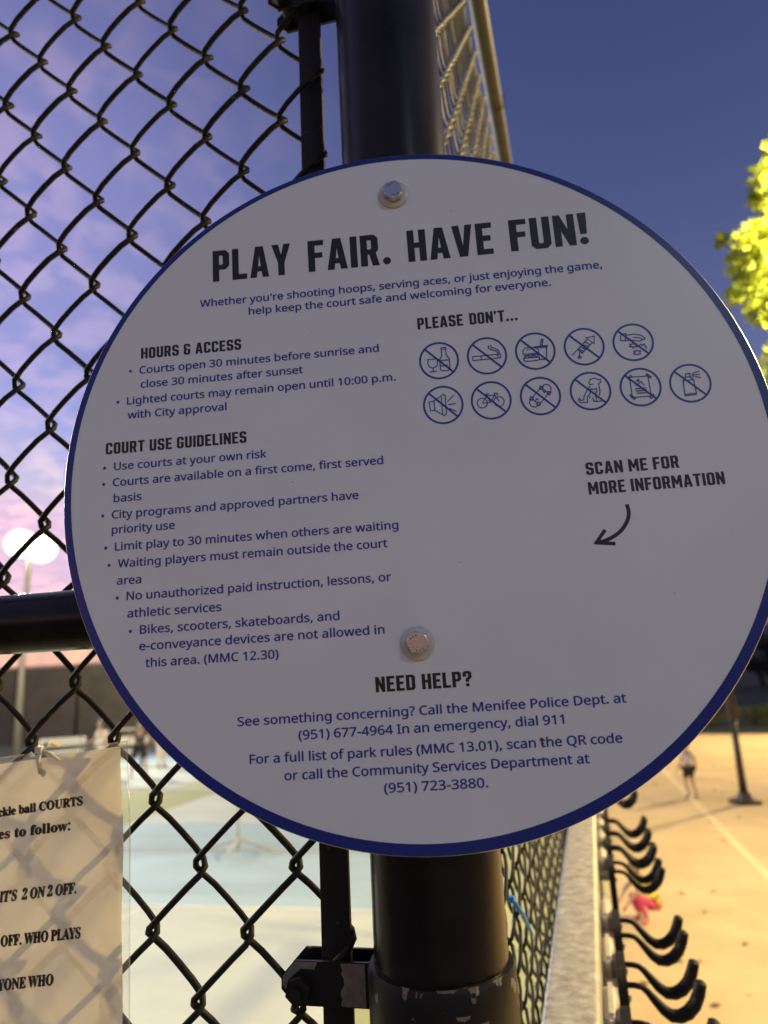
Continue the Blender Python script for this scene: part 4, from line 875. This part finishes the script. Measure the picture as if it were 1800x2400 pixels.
    for s in 'LR':
        skin_mesh('shoe', {'h': (V['ank' + s] * .55 + Vector((V['ank' + s].x, V['ank' + s].y, V['ank' + s].z - .06)) * .45, .05), 'm': ((V['ank' + s] + V['toe' + s]) / 2 - Vector((0, 0, .02)), .046), 't': (V['toe' + s], .042)}, [('h', 'm'), ('m', 't')], cloth.get('shoe', shoem), root, 1, 'h')
    skin_mesh('hair', {'a': (V['nec'] + up_ * .165 - fwd_ * .03, .092), 'b': (V['nec'] + up_ * .235 - fwd_ * .012, .085), 'c': (V['nec'] + up_ * .265 - fwd_ * .01, .05), 'd': (V['nec'] + up_ * .10 - fwd_ * .045, .06)}, [('d', 'a'), ('a', 'b'), ('b', 'c')], cloth.get('hair', hairm), root, 1, 'a')
    b = MB()
    for g in (1, -1):
        bm = bmesh.new(); bmesh.ops.create_uvsphere(bm, u_segments=8, v_segments=6, radius=.011)
        b = MB(); b.bm(bm, Matrix.Translation(V['nec'] + up_ * .165 + fwd_ * .088 + sd_ * g * .034)); b.build('eye', hairm, root)
    b = MB(); b.tube([V['nec'] + up_ * .102 + fwd_ * .083 - sd_ * .022, V['nec'] + up_ * .099 + fwd_ * .088, V['nec'] + up_ * .102 + fwd_ * .083 + sd_ * .022], .005, 6); b.build('mouth', mat('lips', (.3, .12, .1), .5), root)
    return root
stand = dict(pel=(0, 0, .93), spi=(0, .01, 1.12), che=(0, .01, 1.32), nec=(0, .005, 1.46), head=(0, -.02, 1.68), look=(0, -1, 0),
    shoL=(.185, .01, 1.38), elbL=(.27, .03, 1.12), wriL=(.30, -.06, .90), hipL=(.09, 0, .89), kneL=(.10, -.02, .49), ankL=(.105, .02, .085), toeL=(.12, -.13, .035),
    shoR=(-.185, .01, 1.38), elbR=(-.27, .05, 1.13), wriR=(-.32, -.02, .91), hipR=(-.09, 0, .89), kneR=(-.10, -.02, .49), ankR=(-.105, .02, .085), toeR=(-.12, -.13, .035))
walk = dict(stand, kneL=(.09, -.10, .50), ankL=(.09, .0, .10), toeL=(.10, -.15, .045), kneR=(-.08, .02, .50), ankR=(-.08, .16, .12), toeR=(-.09, .03, .04), elbL=(.29, .05, 1.13), wriL=(.36, -.03, .93))
play = dict(stand, pel=(0, .05, .86), spi=(0, .02, 1.06), che=(0, -.05, 1.25), nec=(0, -.09, 1.38), head=(0, -.15, 1.58), elbR=(-.30, -.10, 1.05), wriR=(-.30, -.32, 1.02), shoR=(-.185, -.05, 1.31), shoL=(.185, -.05, 1.31), elbL=(.28, -.08, 1.04), wriL=(.22, -.28, .98), kneL=(.17, -.10, .47), ankL=(.20, .02, .085), toeL=(.23, -.13, .035), kneR=(-.17, -.10, .47), ankR=(-.20, .02, .085), toeR=(-.23, -.13, .035), hipL=(.10, .04, .83), hipR=(-.10, .04, .83))
crouch = dict(pel=(.02, .26, .33), spi=(0, .25, .55), che=(0, .15, .76), nec=(0, .04, .90), head=(0, -.07, 1.10), look=(0, -.9, -.45),
    shoL=(.17, .12, .81), elbL=(.20, -.16, .62), wriL=(.16, -.36, .40), hipL=(.10, .24, .32), kneL=(.15, -.12, .50), ankL=(.14, .06, .085), toeL=(.16, -.10, .035),
    shoR=(-.17, .12, .81), elbR=(-.20, -.18, .60), wriR=(-.18, -.38, .34), hipR=(-.10, .24, .32), kneR=(-.15, -.12, .48), ankR=(-.14, .06, .085), toeR=(-.16, -.10, .035))
person((5.06, 12.84, 0), radians(200), .545, walk, dict(shirt=white_cloth, legs=black_cloth, leg=.75), 'small child in a white shirt and dark shorts walking on the tan court')
person((2.215, 7.20, 0), radians(-78), .46, crouch, dict(shirt=yellow_cloth, legs=pink_cloth, long=True, hem=True, hair=brown_hair, shoe=pink_cloth), 'crouching child in yellow top and pink trousers behind the hooks')
person((-6.70, 19.05, 0), radians(20), .90, play, dict(shirt=grey_cloth, legs=black_cloth, leg=.9), 'player in a charcoal shirt and black shorts on the far court', 'players on the far court')
person((-7.75, 19.3, 0), radians(-30), .90, play, dict(shirt=pale_cloth, legs=pale_cloth, leg=.8), 'player in pale clothes above the top edge of the paper notice', 'players on the far court')
person((-6.72, 20.9, 0), radians(60), .92, stand, dict(shirt=pale_cloth, legs=pale_cloth, long=True), 'player in cream clothes standing against the sign rim', 'players on the far court')
# dead leaves on the tan court
lit = mat('dry leaf', (.13, .075, .03), .8)
b = MB(); r = random.Random(9)
for _ in range(170):
    c = Vector((r.uniform(1, 8), r.uniform(4, 20), .004)); s = r.uniform(.02, .05); a = r.uniform(0, 6.28); u = Vector((cos(a), sin(a), r.uniform(0, .3))) * s; v = Vector((-sin(a), cos(a), r.uniform(0, .3))) * s * .5
    b.add([c - u + Vector((0, 0, .004)), c - v, c + u, c + v + Vector((0, 0, .01))], [(0, 1, 2), (0, 2, 3)])
tag(b.build('fallen_leaves', lit), 'dry leaves scattered on the tan court', 'leaves', None, 'stuff')
